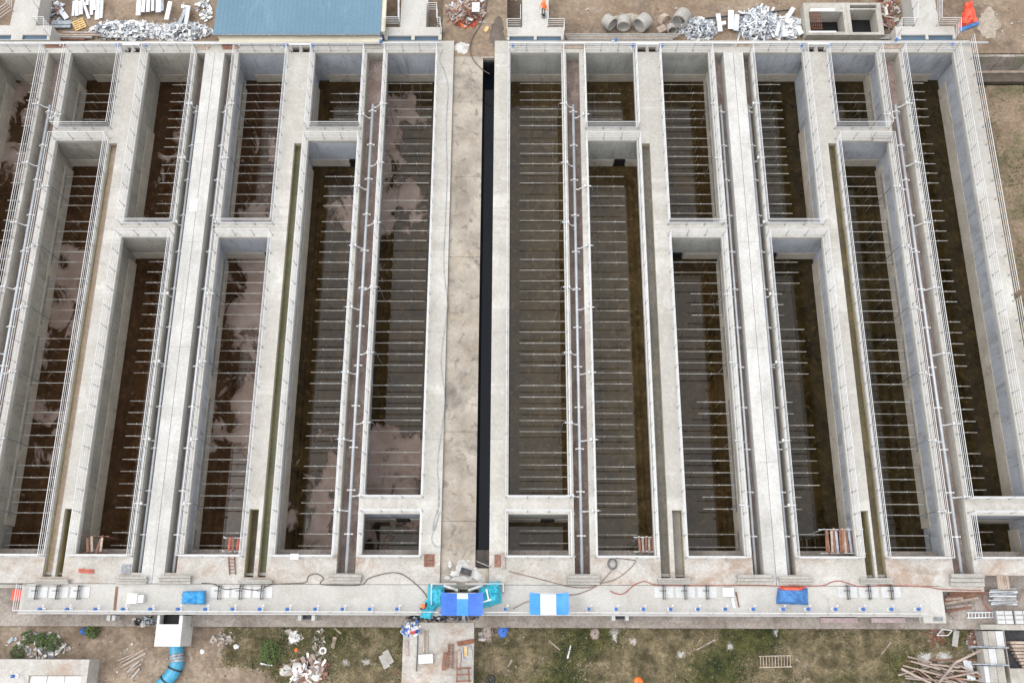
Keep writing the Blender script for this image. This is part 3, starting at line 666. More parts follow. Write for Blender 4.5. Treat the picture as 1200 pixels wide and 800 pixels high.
vx = [46, 78, 111, 143.5, 175.5, 208, 240, 272, 304, 336.5, 369, 401, 433, 465, 592, 690, 722, 754, 786, 818, 850, 883, 918, 947.5, 979.5, 1012, 1045, 1077]
VL = 'blue handwheel valve on a grey stem along the south walkway edge'
for i, x in enumerate(vx):
    p = P(x, 713.3, .65); p.z = .0
    o = vt if i == 0 else dup(vt, p)
    o.location = p; o['label'] = ORDW[i] + ' blue handwheel valve from left along the south walkway edge'
for x, y, lb in ((137, 53, 'blue valve beside the gate pits above the first wide slab'), (171, 53, 'blue valve above the top corner of the third basin from left'), (333, 53, 'blue valve above the top corner of the fourth basin from left'),
                 (367, 53, 'blue valve above the top corner of the fifth basin from left'), (446, 48, 'blue valve at the corner of the blue roofed building'), (722, 46, 'blue valve before the concrete rings on the north deck'),
                 (742, 53, 'blue valve above the second basin right of the road'), (776, 53, 'blue valve above the third basin right of the road'), (940, 53, 'blue valve above the third basin from the right edge'),
                 (973, 53, 'blue valve above the second basin from the right edge'), (1051, 46, 'blue valve at the left corner of the inlet chamber near the red tarp'), (1117, 51, 'blue valve at the top right corner of the rightmost basin'),
                 (601, 53, 'blue valve at the top corner of the basin right of the channel')):
    p = P(x, y, .65); p.z = 0; o = dup(vt, p, R.uniform(0, 3), lb); o['group'] = 'blue valves on the north deck'
t = dup(vt, P(14, 792, -.2).xy.to_3d() + Vector((0, 0, -.88)), 1.2, 'blue valve on the concrete tank in the lower left corner'); del t['group']
CL = [((52, 51, 77, 56), M_brown, 'brown timber cover over the trench between the first two basins'), ((227, 53, 246, 58), M_wood, 'weathered timber cover at the top of the left long beam, left side'),
      ((260, 51.5, 281, 58), M_brown, 'dark timber cover at the top of the left long beam, right side'), ((424, 52, 450, 57), M_block, 'grey slab cover over the trench beside the blue roof'),
      ((659, 53, 687, 57), M_wood, 'timber cover over the trench beside the black water channel basin'), ((824, 51.5, 857, 54.5), M_block, 'grey slab cover at the top of the right long beam, left side'),
      ((862, 51.5, 890, 54.5), M_wood, 'pale timber cover at the top of the right long beam, right side'), ((1029, 52, 1058, 57), M_wood, 'pale timber cover over the trench left of the rightmost basin')]
for (x0, y0, x1, y1), m, lb in CL:
    t = thing('trench_cover', lb, 'cover', group='trench covers'); n = 3
    for i in range(n): build(pxbox(x0 + i * .5, y0 + (y1 - y0) * i / n, x1 - i * .7, y0 + (y1 - y0) * (i + .86) / n, .003, .07 + .02 * (i % 2)), 'plank', m, t)
for i, (a, b) in enumerate(((147, 164), (341, 364), (747, 770), (945, 968))):
    t = thing('gate_hoist', ['white steel frame over the gate pits, first wide slab', 'white steel frame over the gate pits, second wide slab', 'white steel frame over the gate pits, third wide slab', 'white steel frame over the gate pits, fourth wide slab'][i], 'frame', group='gate frames')
    xa, xb = P(a, 56, .5).x, P(b, 56, .5).x; y = P(600, 55, .5).y
    for x in (xa, (xa + xb) / 2, xb): build(MB().box(x - .05, x + .05, y - .08, y + .08, .003, .8), 'upright', M_galv, t)
    build(MB().box(xa - .1, xb + .1, y - .07, y + .07, .8, .9), 'crossbar', M_galv, t)

# ---- blue roofed building
t = thing('plant_building', 'low building with flat blue metal roof and cream wall', 'building')
zr = .95; yS = P(600, 39.6, zr).y; yN = P(600, -60, zr).y; xl, xr = P(250, 39, zr).x, P(445.5, 39, zr).x
wl, wr, wy = P(258, 46, -.2).x, P(447, 46, -.2).x, Y48 + .12
build(MB().box(wl, wr, wy, yN - .4, ZN - .3, zr - .12), 'wall', M_cream, t)
rf = MB().box(xl, xr, yS, yN, zr - .1, zr)
build(rf, 'roof', M_roof, t)
rib = MB().box(-.012, .012, yS + .02, yN - .02, zr + .001, zr + .008).mesh('roof_rib', M_roof)
for i in range(38): link('roof_rib', rib, t, (xl + .3 + i * (xr - xl - .6) / 37, 0, 0))
build(MB().box(xl, xr, yS - .10, yS - .003, zr - .16, zr - .01), 'gutter', M_grate, t)
build(pxbox(257, 41.2, 447, 49.4, .12, .45), 'eave_ledge', M_cream, t)
build(MB().box(xr + .003, xr + .35, yS + .3, yN, zr - .5, zr - .1), 'side_flashing', M_cream, t)
build(MB().tube([(wr + .12, wy - .02, zr - .2), (wr + .12, wy - .02, .1)], .06, 8), 'downpipe', M_valve, t)

# ---- concrete pit north of the deck
def rz_(x0, y0, x1, y1, z): return (P(x0, (y0 + y1) / 2, z).x, P(x1, (y0 + y1) / 2, z).x, P((x0 + x1) / 2, y1, z).y, P((x0 + x1) / 2, y0, z).y)
t = thing('concrete_pit', 'open two-chamber concrete pit with dark floor beside the scrap heap', 'concrete pit')
z = -.7
oa = rz_(943, 3.5, 993, 41, z); ob = rz_(993.3, 3.5, 1034, 41, z); ha = rz_(949, 14, 989, 37.5, z); hb = rz_(997.5, 11.5, 1028, 38, z); hc = rz_(996, 6, 1027, 10, z)
build(MB().slab(*oa, -4.4, z, [ha]), 'wall', M_chanwall, t); build(MB().slab(*ob, -4.4, z + .003, [hb, hc]), 'wall', M_chanwall, t)
for h in (ha, hb, hc): build(MB().box(h[0] - .05, h[1] + .05, h[2] - .05, h[3] + .05, -2.4, -2.1), 'floor', M_opening_dark, t)  # raised floor, coloured near-black for the shade of a deep pit
t = thing('rebar_mesh', 'rusty rebar grid standing in the left chamber of the concrete pit', 'rebar')
for i in range(6): build(MB().tube([(ha[0] + .1 + i * .16, ha[3] - .1, -.6), (ha[0] + .1 + i * .16, ha[2] + .1, -.6)], .02, 5), 'bar', M_rust, t)
for i in range(6): build(MB().tube([(ha[0] + .05, ha[2] + .25 + i * .3, -.56), (ha[0] + 1.0, ha[2] + .25 + i * .3, -.56)], .02, 5), 'bar', M_rust, t)
solo(pxbox(948, 36.5, 980, 38.2, -.69, -.6), 'white_board', M_white, 'white board lying along the south rim of the concrete pit', 'board')
solo(pxbox(950, 10.5, 978, 13, -.69, -.55), 'white_board', M_white, 'white board lying along the north rim of the concrete pit', 'board')
# retaining wall of stained boards at the right
t = thing('retaining_wall', 'stained grey retaining wall between sandy and weedy ground', 'wall')
xa, xb, yy = XE + .05, XE + 26, GY(65, ZN)
for i in range(22): 
    x0 = xa + .01 + i * 1.15
    build(MB().box(x0, x0 + 1.13, yy - .22 - .03 * (i % 2), yy - .004, -4.3, ZN + .08), 'panel', [M_apron, M_chanwall2, M_apron][i % 3], t)
build(MB().box(xa, xb, yy - .5, yy - .27, -4.6, -3.6), 'footing', M_wood, t)

struct(MB().box(xa, xb, GY(97, ZE), yy - .55, -4.4, ZE + .12), 'ditch_strip', M_wet)  # raised dark strip along the foot of the retaining wall
# ---- scrap metal, trays, heaps (north ground)
def on_n(px, py, dz=0.0):
    p = P(px, py, ZN); z = northz(p.x, p.y); p = P(px, py, z + dz); return p
TR = MB()
def tray(px0, py0, px1, py1, wpx, mat, label, lift=.12, group='cable tray lengths on the scrap ground', tilt=0.0):
    a, b = on_n(px0, py0), on_n(px1, py1); a.z += lift + .1; b.z += lift + tilt; wd = wpx * .074
    d = (b - a).normalized(); y = Vector((0, 0, 1)).cross(d).normalized(); L = (b - a).length
    m = Matrix((d, y, d.cross(y))).transposed(); mb = MB(); c = (a + b) / 2
    mb.obox(c, (L, wd, .02), m); mb.obox(c + m @ Vector((0, wd / 2, -.06)), (L, .02, .14), m); mb.obox(c + m @ Vector((0, -wd / 2, -.06)), (L, .02, .14), m)
    return solo(mb, 'cable_tray', mat, label, 'cable tray', group)
nw = {}
TL = [(66, 4, 79, 23, 6, M_sheet, 'pale cable tray lying diagonally near the far left inlet chamber'), (62, 29, 85, 28, 5.5, M_tin, 'grey cable tray below the diagonal pale tray'), (63, 34, 84, 33, 3, M_tin, 'narrow grey cable tray below the wide grey one')]
WS = 'white cable tray lying in the scrap yard left of the blue roof'
TL += [(88, 3, 86, 20, 3, M_sheet, WS), (91, 2, 91, 20, 3.4, M_white, WS), (96, 4, 96, 19, 4, M_white, WS), (97, 0, 105, 23, 3.2, M_sheet, WS), (108, -6, 108, 19, 3, M_white, WS), (111, -4, 112, 14, 3.5, M_sheet, WS),
       (116, -8, 114, 24, 4.5, M_white, WS), (121, 3, 119, 23, 3.5, M_sheet, WS), (105, -6, 103, 8, 3, M_white, WS)]
WB = 'long white cable tray in the bundle pointing at the scrap heap'
TL += [(167, -10, 164, 22, 5, M_white, WB), (173, -10, 170, 19, 4, M_sheet, WB), (178, -10, 176, 19, 3.6, M_white, WB), (182, -9, 181, 17, 3.4, M_sheet, WB), (189, -10, 188, 19, 6, M_sheet, WB), (193.5, -9, 193, 18, 3, M_tin, WB), (202, 7, 197, 27, 4.5, M_white, WB),
       (221, 14, 212, 33, 4, M_tin, WB), (224, 14, 220, 34, 4, M_sheet, WB), (215, 12, 225, 13, 4, M_white, WB)]
for i, a in enumerate(TL):
    if a[6] in (WS, WB): nw[a[6]] = nw.get(a[6], -1) + 1; a = (*a[:6], ORDW[nw[a[6]]] + ' ' + a[6])
    tray(*a, lift=.1 + (.35 if WB in a[6] else 0) + .06 * (i % 3))
RS = 'pale steel sheet lying on the scrap heap before the concrete pit'
for i, a in enumerate(((840, 21, 843, 41, 5, M_sheet, RS), (855, 17, 855, 38, 6, M_white, RS), (862, 22, 861, 40, 5.5, M_sheet, RS), (849, 31, 842, 32, 4, M_white, RS), (873, 26, 871, 39, 4, M_sheet, RS), (917, 36, 919, 47, 7, M_sheet, RS), (928, 14, 920, 26, 5, M_sheet, RS), (932, 36, 938, 44, 6, M_white, RS), (911, 34, 908, 46, 4, M_sheet, RS))):
    tray(*a[:6], ['second', 'fourth', 'fifth', 'third, short', 'sixth', 'ninth', 'upper right', 'lower right', 'seventh'][i] + ' ' + RS, lift=.45, group='steel sheets on the right scrap heap')
def heap(region, n, size, mats, hmax, name, label, cat, seed, flat=.25, long=1.0, zf=on_n, kind='stuff'):
    """tangle of bent offcuts piled inside an ellipse (cx, cy, rx, ry)"""
    r = random.Random(seed); mb = MB(); cx, cy, rx, ry = region
    for i in range(n):
        a, q = r.uniform(0, 6.283), math.sqrt(r.random())
        px, py = cx + rx * q * math.cos(a), cy + ry * q * math.sin(a)
        if abs(q) > .85 and r.random() < .4: continue
        c = zf(px, py); c.z += r.random() * hmax * (1 - q * q) + .04
        s = size * r.uniform(.45, 1.5); m = Matrix.Rotation(r.uniform(0, 6.28), 3, 'Z') @ Matrix.Rotation(r.gauss(0, .35), 3, 'X') @ Matrix.Rotation(r.gauss(0, .35), 3, 'Y')
        mb.cur = r.randrange(len(mats))
        L, W_ = s * long * r.uniform(.7, 1.4), s * r.uniform(.3, .8) / max(1, long * .55)
        k = r.random()
        if k < .55: mb.obox(c, (L, W_, .02), m)
        else:      # folded piece: two leaves meeting at a bend
            e = m @ Vector((0, W_ * .5, 0)); m2 = m @ Matrix.Rotation(r.uniform(.5, 1.4), 3, 'X')
            mb.obox(c, (L, W_, .02), m); mb.obox(c + e + m2 @ Vector((0, W_ * .35, 0)), (L, W_ * .7, .02), m2)
    return solo(mb, name, mats, label, cat, None, False, kind)
SM = [M_white, M_sheet, M_whitewash, M_tin, M_white]
heap((150, 37, 46, 11), 620, .33, SM, .7, 'scrap_heap', 'heap of white sheet metal offcuts on bare soil left of the blue roof', 'scrap heap', 1)
heap((212, 38, 38, 10), 480, .33, SM, .6, 'scrap_heap', 'heap of white sheet metal offcuts against the blue roofed building', 'scrap heap', 2)
heap((240, 12, 10, 14), 40, .35, SM, .2, 'scrap_heap', 'loose white offcuts scattered beside the left edge of the blue roof', 'scrap heap', 3)
heap((818, 35, 22, 13), 600, .27, [M_tin, M_sheet, M_sheet, M_whitewash], .8, 'scrap_heap', 'blue-grey scrap metal heap right of the concrete rings', 'scrap heap', 4)
heap((888, 30, 26, 18), 480, .27, [M_tin, M_sheet, M_sheet, M_white], .9, 'scrap_heap', 'tangle of long thin steel strips in the middle of the right scrap', 'scrap heap', 5, long=3.2)
heap((922, 34, 18, 14), 360, .32, SM, .6, 'scrap_heap', 'heap of white and grey offcuts beside the concrete pit', 'scrap heap', 6)
heap((547, 15, 20, 14), 210, .40, [M_wood, M_brown, M_rust, M_sheet, M_pale], .6, 'debris_heap', 'heap of sticks, rusty bars and boards beside the road top', 'debris heap', 7, long=2.6, zf=lambda a, b: P(a, b, -.15))
heap((1040, 14, 10, 22), 120, .35, [M_rust, M_stone, M_brown, M_pale], .4, 'debris_heap', 'rubble and rusty rebar right of the concrete pit', 'debris heap', 8, long=2.2)
heap((68, 12, 9, 14), 70, .3, [M_tin, M_brown, M_pale, M_sheet], .3, 'debris_heap', 'dark mixed rubbish by the far left inlet chamber', 'debris heap', 9)
heap((545, 27, 12, 6), 60, .3, [M_orange, M_redtarp, M_rust], .25, 'orange_netting', 'crumpled orange netting at the foot of the debris heap', 'netting', 10, zf=lambda a, b: P(a, b, -.15))
for a, lb in (((553, 3, 562, 14), 'pale metal sheet on the debris heap beside the road'),): solo(pxbox(*a, .5, .56), 'metal_sheet', M_sheet, lb, 'metal sheet')
t = thing('pallet', 'yellow plywood pallet on the ground left of the white scrap', 'pallet', on_n(93.5, 30), rz=.5)
for i in range(5): build(MB().box(-.5, .5, -.5 + i * .22, -.36 + i * .22, .1, .14), 'plank', M_ply, t)
for i in range(3): build(MB().box(-.5 + i * .44, -.38 + i * .44, -.5, .52, 0, .098), 'bearer', M_ply, t)
SB_ = 'long timber beam lying against the north deck beside the white scrap'
for y, x0, x1, m in ((41.2, 68, 118, M_wood), (43.6, 70, 108, M_block), (46, 68, 100, M_brown), (38.4, 74, 112, M_pale)):
    a, b = on_n(x0, y, .25), on_n(x1, y + .6, .25); solo(MB().bar(a, b, .16, .16), 'timber_beam', m, SB_, 'beam', 'beams along the north deck')
PB = 'long steel tube lying behind the north deck beside the concrete rings'
for i, y in enumerate((40.5, 42.8, 44.8, 46.4)):
    solo(MB().tube([on_n(662 + i, y, .5), on_n(797 - 3 * i, y, .5)], .07, 7), 'steel_tube', M_wood if i == 2 else M_block, ORDW[i] + ' ' + PB, 'steel tube', 'steel tubes by the concrete rings')
PC = 'long steel tube lying behind the north deck beside the concrete pit'
for i, y in enumerate((41.6, 43.4, 45.2)):
    solo(MB().tube([on_n(946, y, .9), on_n(1049 - 3 * i, y, .9)], .07, 7), 'steel_tube', M_block, ORDW[i] + ' ' + PC, 'steel tube', 'steel tubes by the concrete pit')
# concrete rings
def ring(px, py, r, L, yaw, pitch, mat, label):
    c = on_n(px, py); c.z += r * .95
    m = Matrix.Rotation(yaw, 3, 'Z') @ Matrix.Rotation(pitch, 3, 'X')
    mb = MB().lathe(c, [(r, -L / 2), (r, L / 2), (r * .86, L / 2), (r * .86, -L / 2), (r, -L / 2)], 22, m)
    return solo(mb, 'concrete_ring', mat, label, 'concrete ring', 'concrete well rings')
ring(713, 31, .58, .85, .75, 1.42, M_block, 'leftmost grey concrete ring by the steel tubes'); ring(730, 32, .58, .85, -.08, 1.42, M_block, 'second grey concrete ring from the left, tipped toward the deck')
ring(752, 32, .66, 1.0, -.75, 1.42, M_block, 'large grey concrete ring in the middle of the row'); ring(778, 29, .55, .55, .6, 1.1, M_wood, 'yellowish concrete ring beside the blue-grey scrap')
ring(797, 27, .68, 1.1, -.5, 1.4, M_block, 'large grey concrete ring touching the blue-grey scrap heap'); ring(786, 38, .42, .6, .2, 1.2, M_block, 'small grey concrete ring below the yellowish ring')
solo(MB().obox(on_n(775, 36, .35), (.75, .6, .55), Matrix.Rotation(.5, 3, 'Z')), 'timber_crate', M_wood, 'small timber crate between the concrete rings', 'crate')
# spills, stains, stones
def patch(cx, cy, rx, ry, z, mat, name, label, cat, seed, h=.08, zf=None, kind='stuff'):
    n, m = 30, 5; mb = MB(); o = P(cx, cy, z)
    def f(u, v):
        a = u * 6.2832; k = 1 + .5 * mnoise.noise(Vector((math.cos(a) * 1.6 + seed, math.sin(a) * 1.6, seed))) + .25 * mnoise.noise(Vector((math.cos(a) * 5, math.sin(a) * 5 + seed, 3)))
        p = P(cx + rx * v * k * math.cos(a), cy + ry * v * k * math.sin(a), z)
        zz = zf(p.x, p.y) if zf else z
        return (p.x, p.y, zz + .012 + h * (1 - v) * (1 + .6 * mnoise.noise(Vector((p.x * 3, p.y * 3, seed)))) - (.03 if v > .99 else 0))
    mb.sheet(f, n, m); return solo(mb, name, mat, label, cat, None, True, kind)
patch(541, 56, 11, 6.5, ZR, M_powder, 'plaster_spill', 'white plaster spill on the road below the debris heap', 'spill', 1, .06)
patch(541, 664, 9, 9, ZR, M_powder, 'plaster_spill', 'pointed white plaster spill north of the black trough', 'spill', 2, .03)
for i, (x, y, a, b) in enumerate(((533, 672, 7, 4), (557, 674, 9, 5), (541, 678, 13, 4), (527, 661, 3, 5), (549, 657, 3, 2), (563, 679, 5, 4), (524, 677, 4, 3), (551, 669, 8, 6))): patch(x, y, a, b, ZR, M_powder, 'plaster_spill', 'thin white plaster splash round the black trough', 'spill', 60 + i, .02)
patch(583, 40, 11, 20, ZR, M_wet, 'wet_soil', 'dark wet soil patch beside the inlet chamber handrail', 'wet patch', 3, .01, yardz)
patch(738, 24, 24, 7, ZN, M_sandpale, 'gravel_pile', 'pale gravel spread behind the concrete rings', 'gravel', 4, .25, northz)
patch(1158, 28, 14, 16, ZN, M_sandpale, 'pale_sand', 'pale sand spill beside the red tarp', 'sand', 5, .05, northz)
solo(MB().obox(P(546, 669.5, ZR + .15), (.75, .42, .2), Matrix.Rotation(-.3, 3, 'Z')), 'mortar_trough', M_black, 'black trough lying on the white plaster spill', 'trough')
solo(MB().obox(P(570, 35, -.1), (.28, .5, .24), Matrix.Rotation(-.4, 3, 'Z')), 'yellow_can', M_ply, 'yellow can on the soil edge of the wet patch', 'can')
# red tarp
def tarp(corners, z, h, mat, name, label, cat='tarp', seed=0, wr=.09, nu=26, nv=20, zf=None, flatten=.22, e=.035):
    def f(u, v):
        a, b, c, d = [Vector((*q, 0)) for q in corners]
        uu = u + e * mnoise.noise(Vector((u * 4, v * 5, seed))); vv = v + e * mnoise.noise(Vector((u * 5, v * 4, seed + 9)))
        q = (a * (1 - uu) + b * uu) * (1 - vv) + (d * (1 - uu) + c * uu) * vv
        ed = min(u, 1 - u, v, 1 - v); k = min(1, ed / flatten); k = k * k * (3 - 2 * k)
        p = P(q.x, q.y, z); zz = zf(p.x, p.y) if zf else z
        n = 1 - 2.2 * abs(mnoise.noise(Vector((u * 4, v * 3.4, seed)))) - .5 + .7 * mnoise.noise(Vector((u * 11 + v * 6, v * 9, seed + 3)))
        top = P(q.x, q.y, zz + h * k + .02)
        return (top.x, top.y, zz + h * k + .05 + wr * n * (.35 + .65 * k))
    return solo(MB().sheet(f, nu, nv), name, mat, label, cat, None, True)
tarp([(1131, 4), (1139, 2), (1146, 27), (1122, 34)], ZN, .4, M_redtarp, 'crumpled_tarp', 'crumpled bright red tarp on sandy ground at the top right', seed=2, wr=.3, zf=northz, nu=40, nv=36, e=.1)
tarp([(1124, 33), (1147, 25), (1148, 29), (1126, 38)], ZN, .12, M_navytarp, 'blue_tarp', 'blue tarp edge showing under the red tarp', seed=5, wr=.06, zf=northz, nv=8)
solo(MB().bar(on_n(806, 24, .4), on_n(926, 12, .3), .1, .1), 'steel_bar', M_black, 'dark steel bar across the soil behind the right scrap heap', 'bar')

# ---- people
def person(loc, rz, top, legs, hat, label):
    t = thing('person', label, 'person', loc, rz=rz)
    V = [(0, 0, .95), (0, -.01, 1.15), (0, 0, 1.36), (0, .01, 1.48), (0, .03, 1.58), (0, .035, 1.68)]; E = [(0, 1), (1, 2), (2, 3), (3, 4), (4, 5)]
    Rr = [(.15, .115), (.145, .105), (.16, .11), (.06, .06), (.085, .095), (.075, .085)]
    for s in (-1, 1):
        b = len(V); V += [(s * .10, .0, .86), (s * .12, .05, .48), (s * .13, .0, .09), (s * .14, .15, .04)]; Rr += [(.10, .10), (.065, .065), (.048, .05), (.045, .035)]
        E += [(0, b), (b, b + 1), (b + 1, b + 2), (b + 2, b + 3)]
        b = len(V); V += [(s * .19, 0, 1.38), (s * .27, .02, 1.12), (s * .26, .17, .92), (s * .255, .25, .88)]; Rr += [(.07, .07), (.047, .047), (.036, .036), (.03, .02)]
        E += [(2, b), (b, b + 1), (b + 1, b + 2), (b + 2, b + 3)]
        for k in range(5):
            f = len(V); V += [(s * (.255 + (k - 2) * .018), .315 - .012 * abs(k - 2), .855 - .01 * (k % 2))]; Rr += [(.009, .009)]; E += [(b + 3, f)]
    me = bpy.data.meshes.new('body'); me.from_pydata(V, E, []); o = bpy.data.objects.new('body', me); COL.objects.link(o)
    sk = o.modifiers.new('skin', 'SKIN'); o.modifiers.new('sub', 'SUBSURF').levels = 2
    for i, q in enumerate(Rr): me.skin_vertices[0].data[i].radius = q; me.skin_vertices[0].data[i].use_root = (i == 0)
    dg = bpy.context.evaluated_depsgraph_get(); m2 = bpy.data.meshes.new_from_object(o.evaluated_get(dg)); m2.name = 'body'
    bpy.data.objects.remove(o)
    m2.materials.clear()
    for m in (top, legs, M_skin, M_darkcloth): m2.materials.append(m)
    for p in m2.polygons:
        c = p.center; p.use_smooth = True
        p.material_index = 2 if c.z > 1.5 or (abs(c.x) > .2 and c.z < .95 and c.y > .15) else 3 if c.z < .12 else 1 if c.z < .93 and abs(c.x) < .22 else 0
    link('body', m2, t)
    build(MB().lathe((0, .03, 1.70), [(.155, 0), (.15, .015), (.125, .02), (.12, .07), (.085, .12), (0, .14)], 14).obox((0, .15, 1.705), (.16, .1, .015)), 'hard_hat', hat, t, True)
    return t
p = P(637, 17.5, .06); person(p, 2.6, M_orange, M_greycloth, M_orange, 'person in an orange top standing by the inlet chamber handrail')
p = P(499, 711, 0); person(p, .8, M_darkcloth, M_jeans, M_orange, 'person in an orange hard hat and dark jacket beside the turquoise tarp')
solo(MB().lathe(P(637, 20.5, .05), [(0, 0), (.16, 0), (.18, .3), (.15, .3), (.13, .05), (0, .05)], 12), 'bucket', M_grate, 'grey bucket on the deck in front of the person in orange', 'bucket')

# ---- gate covers, block stacks and bits on the south deck
gx = [(44.5, 'first'), (69, 'second'), (94, 'third'), (258, 'fourth'), (283, 'fifth'), (308, 'sixth'), (778, 'seventh'), (803, 'eighth'), (828.5, 'ninth'), (993, 'tenth'), (1018, 'eleventh'), (1044, 'twelfth')]
for x, q in gx:
    t = thing('penstock_gate', 'black penstock frame between two white plates, ' + q + ' from left', 'gate', P(x, 693.5, 0).xy.to_3d(), 'penstock gates on the south walkway')
    for s in (-1, 1): build(MB().box(s * .13, s * .66, -.36, .36, -.006, .025), 'cover_plate', M_plate, t)
    for s in (-.07, .07): build(MB().box(s - .018, s + .018, -.46, -.40, -.01, .2).box(s - .022, s + .022, .38, .46, -.01, .2).box(s - .022, s + .022, -.5, .46, .202, .26), 'upright', M_black if s < 0 else M_drop, t)
    build(MB().box(-.34, .1, .06, .11, .262, .30).tube([(0, .08, .1), (0, .08, .5)], .022, 6), 'spindle', M_black, t)
bl = [(41, 678.5, 79, 683.5, 'below the second basin from left'), (135, 675, 172, 684, 'below the left long beam, left side'), (185, 674, 223, 684, 'below the left long beam, right side'), (280, 679, 318, 683.5, 'below the fourth basin from left'),
      (385, 673, 423, 683.5, 'left of the basin beside the road'), (665, 674, 703, 685, 'right of the black channel basin'), (771, 677, 809, 684.5, 'below the third basin right of road'), (864, 673, 905, 685, 'below the right long beam, left side'),
      (913, 675, 952, 684.5, 'below the right long beam, right side'), (1008, 677, 1046, 684, 'below the second basin from right'), (1115, 672, 1154, 687, 'left of the rightmost basin')]
for x0, y0, x1, y1, q in bl:
    t = thing('block_stack', 'grey concrete block stack on the trench end ' + q, 'concrete blocks', group='block stacks at the trench ends')
    n = 2 if y1 - y0 < 7 else 3
    for i in range(n):
        a, b = y0 + (y1 - y0) * i / n, y0 + (y1 - y0) * (i + .9) / n
        build(pxbox(x0 + R.uniform(-1, 1), a, x1 + R.uniform(-1, 1), b, .004, .42 - .1 * i + R.uniform(-.02, .02)), 'block', [M_block, M_block, M_chanwall, M_block][(i + int(x0)) % 4], t)
def plank(px0, py0, px1, py1, wpx, z, mat, name, label, cat='plank', group=None, th=.06, zf=None):
    a, b = P(px0, py0, z), P(px1, py1, z)
    if zf: a.z, b.z = zf(a.x, a.y) + th / 2 + .02, zf(b.x, b.y) + th / 2 + .05
    return solo(MB().bar(a, b, wpx * .065, th), name, mat, label, cat, group)
plank(92, 667, 110, 668, 1.8, .05, M_red, 'plank', 'upper of two red planks below the third basin from left'); plank(92, 669.6, 110, 670.6, 1.8, .05, M_red, 'plank', 'lower of two red planks below the third basin from left')
solo(pxbox(142, 661, 153, 672, .003, .05), 'hatch', M_grate, 'dark grey square hatch beside the left long beam', 'hatch')
solo(pxbox(340, 648.5, 349.5, 655, .003, .35), 'foam_block', M_white, 'small white foam block at the edge below the fifth basin', 'foam block')
t = thing('floor_grate', 'rusty square drain grate below the basin beside the road', 'grate')
gz = rz_(497, 649, 509, 663.5, .05); build(MB().slab(*gz, .003, .06, [(gz[0] + .08, gz[1] - .08, gz[2] + .08, gz[3] - .08)]), 'frame', M_rust, t)
for i in range(5): x = gz[0] + .14 + i * (gz[1] - gz[0] - .28) / 4; build(MB().box(x - .025, x + .025, gz[2] + .08, gz[3] - .08, .02, .05), 'bar', M_rust, t)
for i in range(3): y = gz[2] + .2 + i * (gz[3] - gz[2] - .4) / 2; build(MB().box(gz[0] + .08, gz[1] - .08, y - .04, y + .04, .052, .07), 'bar', M_rust, t)
solo(pxbox(579.5, 649.5, 586, 664, .003, .1), 'board', M_brown, 'dark brown board beside the black channel end', 'board'); solo(pxbox(586.8, 648, 592, 666, .003, .14), 'board', M_pale, 'pale board leaning against the dark brown board', 'board')
t = thing('foam_box', 'large white foam box on the south walkway near the left end', 'foam block'); build(pxbox(149, 695, 160, 706.5, -.008, .5), 'block', M_white, t); build(pxbox(160.4, 696.5, 168, 706, -.008, .4), 'wrapped_block', M_whitewash, t)
solo(pxbox(848, 688.5, 860, 698.5, -.008, .4), 'foam_box', M_white, 'white foam box beside two planks on the south walkway', 'foam block')
plank(858, 700, 860.5, 712, 3, .03, M_sheet, 'board', 'pale board lying below the white foam box', 'board'); plank(862.5, 693, 866, 711, 1.2, .04, M_brown, 'plank', 'thin brown plank lying right of the white foam box')
plank(137, 687, 134, 716, 2.6, .02, M_brown, 'expansion_strip', 'brown expansion strip crossing the south walkway near the left end', 'strip', th=.03)
solo(pxbox(222.5, 233, 231, 247.5, .033, .06), 'white_sheet', M_white, 'white sheet lying on the left long beam', 'sheet')
t = thing('board_stack', 'stack of grey boards on the cross beam left of the rightmost trench', 'boards')
for i in range(3): build(pxbox(1021.5 + i, 157 + i * 2.9, 1046 + i * .6, 159.6 + i * 2.9, .004, .14 + .05 * i), 'board', M_block, t)
t = thing('corrugated_board', 'light brown corrugated board below the rightmost basin', 'board')
cz = rz_(1169, 674, 1183, 690, .06)
for i in range(9): w_ = (cz[1] - cz[0]) / 9; build(MB().box(cz[0] + i * w_, cz[0] + (i + .8) * w_, cz[2], cz[3], .004, .06 + .02 * (i % 2)), 'rib', M_wood, t)
# cables and hoses
def cable(pts, r, mat, name, label, z=.03, cat='cable', zf=None):
    q = []
    for a in pts:
        zz = a[2] if len(a) > 2 else z
        p = P(a[0], a[1], zz)
        if zf: p.z = zf(p.x, p.y) + .06
        q.append(p)
    return solo(MB().tube(spline(q, 7), r, 6), name, mat, label, cat, None, True)
cable([(236, 683), (250, 684), (264, 690), (280, 689), (300, 691), (312, 687), (320, 684.4), (345, 683), (358, 682), (362, 674.5), (371, 672), (379, 677), (376, 684), (400, 685.5), (424, 684.5), (433, 677), (455, 671), (470, 672), (485, 682), (497, 694), (503, 705)],
      .03, M_cable, 'power_cable', 'dark cable looping along the south deck to the turquoise tarp')
cable([(596, 669), (640, 680), (668, 687), (688, 688), (702, 684.5), (709, 677), (716, 669)], .03, M_browncable, 'power_cable', 'brown cable from the road end to the coil')
cable([(601, 713), (612, 707), (620, 704), (650, 696), (672, 696.5), (690, 691), (703, 684), (722, 678), (738, 666), (744.5, 658), (742, 656), (722, 653.5)], .03, M_browncable, 'power_cable', 'brown cable from the blue and white canopy past the coil')
q = []
for i in range(90):
    a = i * .42; rr = .30 + .05 * math.sin(i * .31); c = P(717.5, 660.5, 0); q.append((c.x + rr * math.cos(a) * (.95 + .08 * math.sin(i)), c.y + rr * 1.15 * math.sin(a), .04 + .0016 * i))
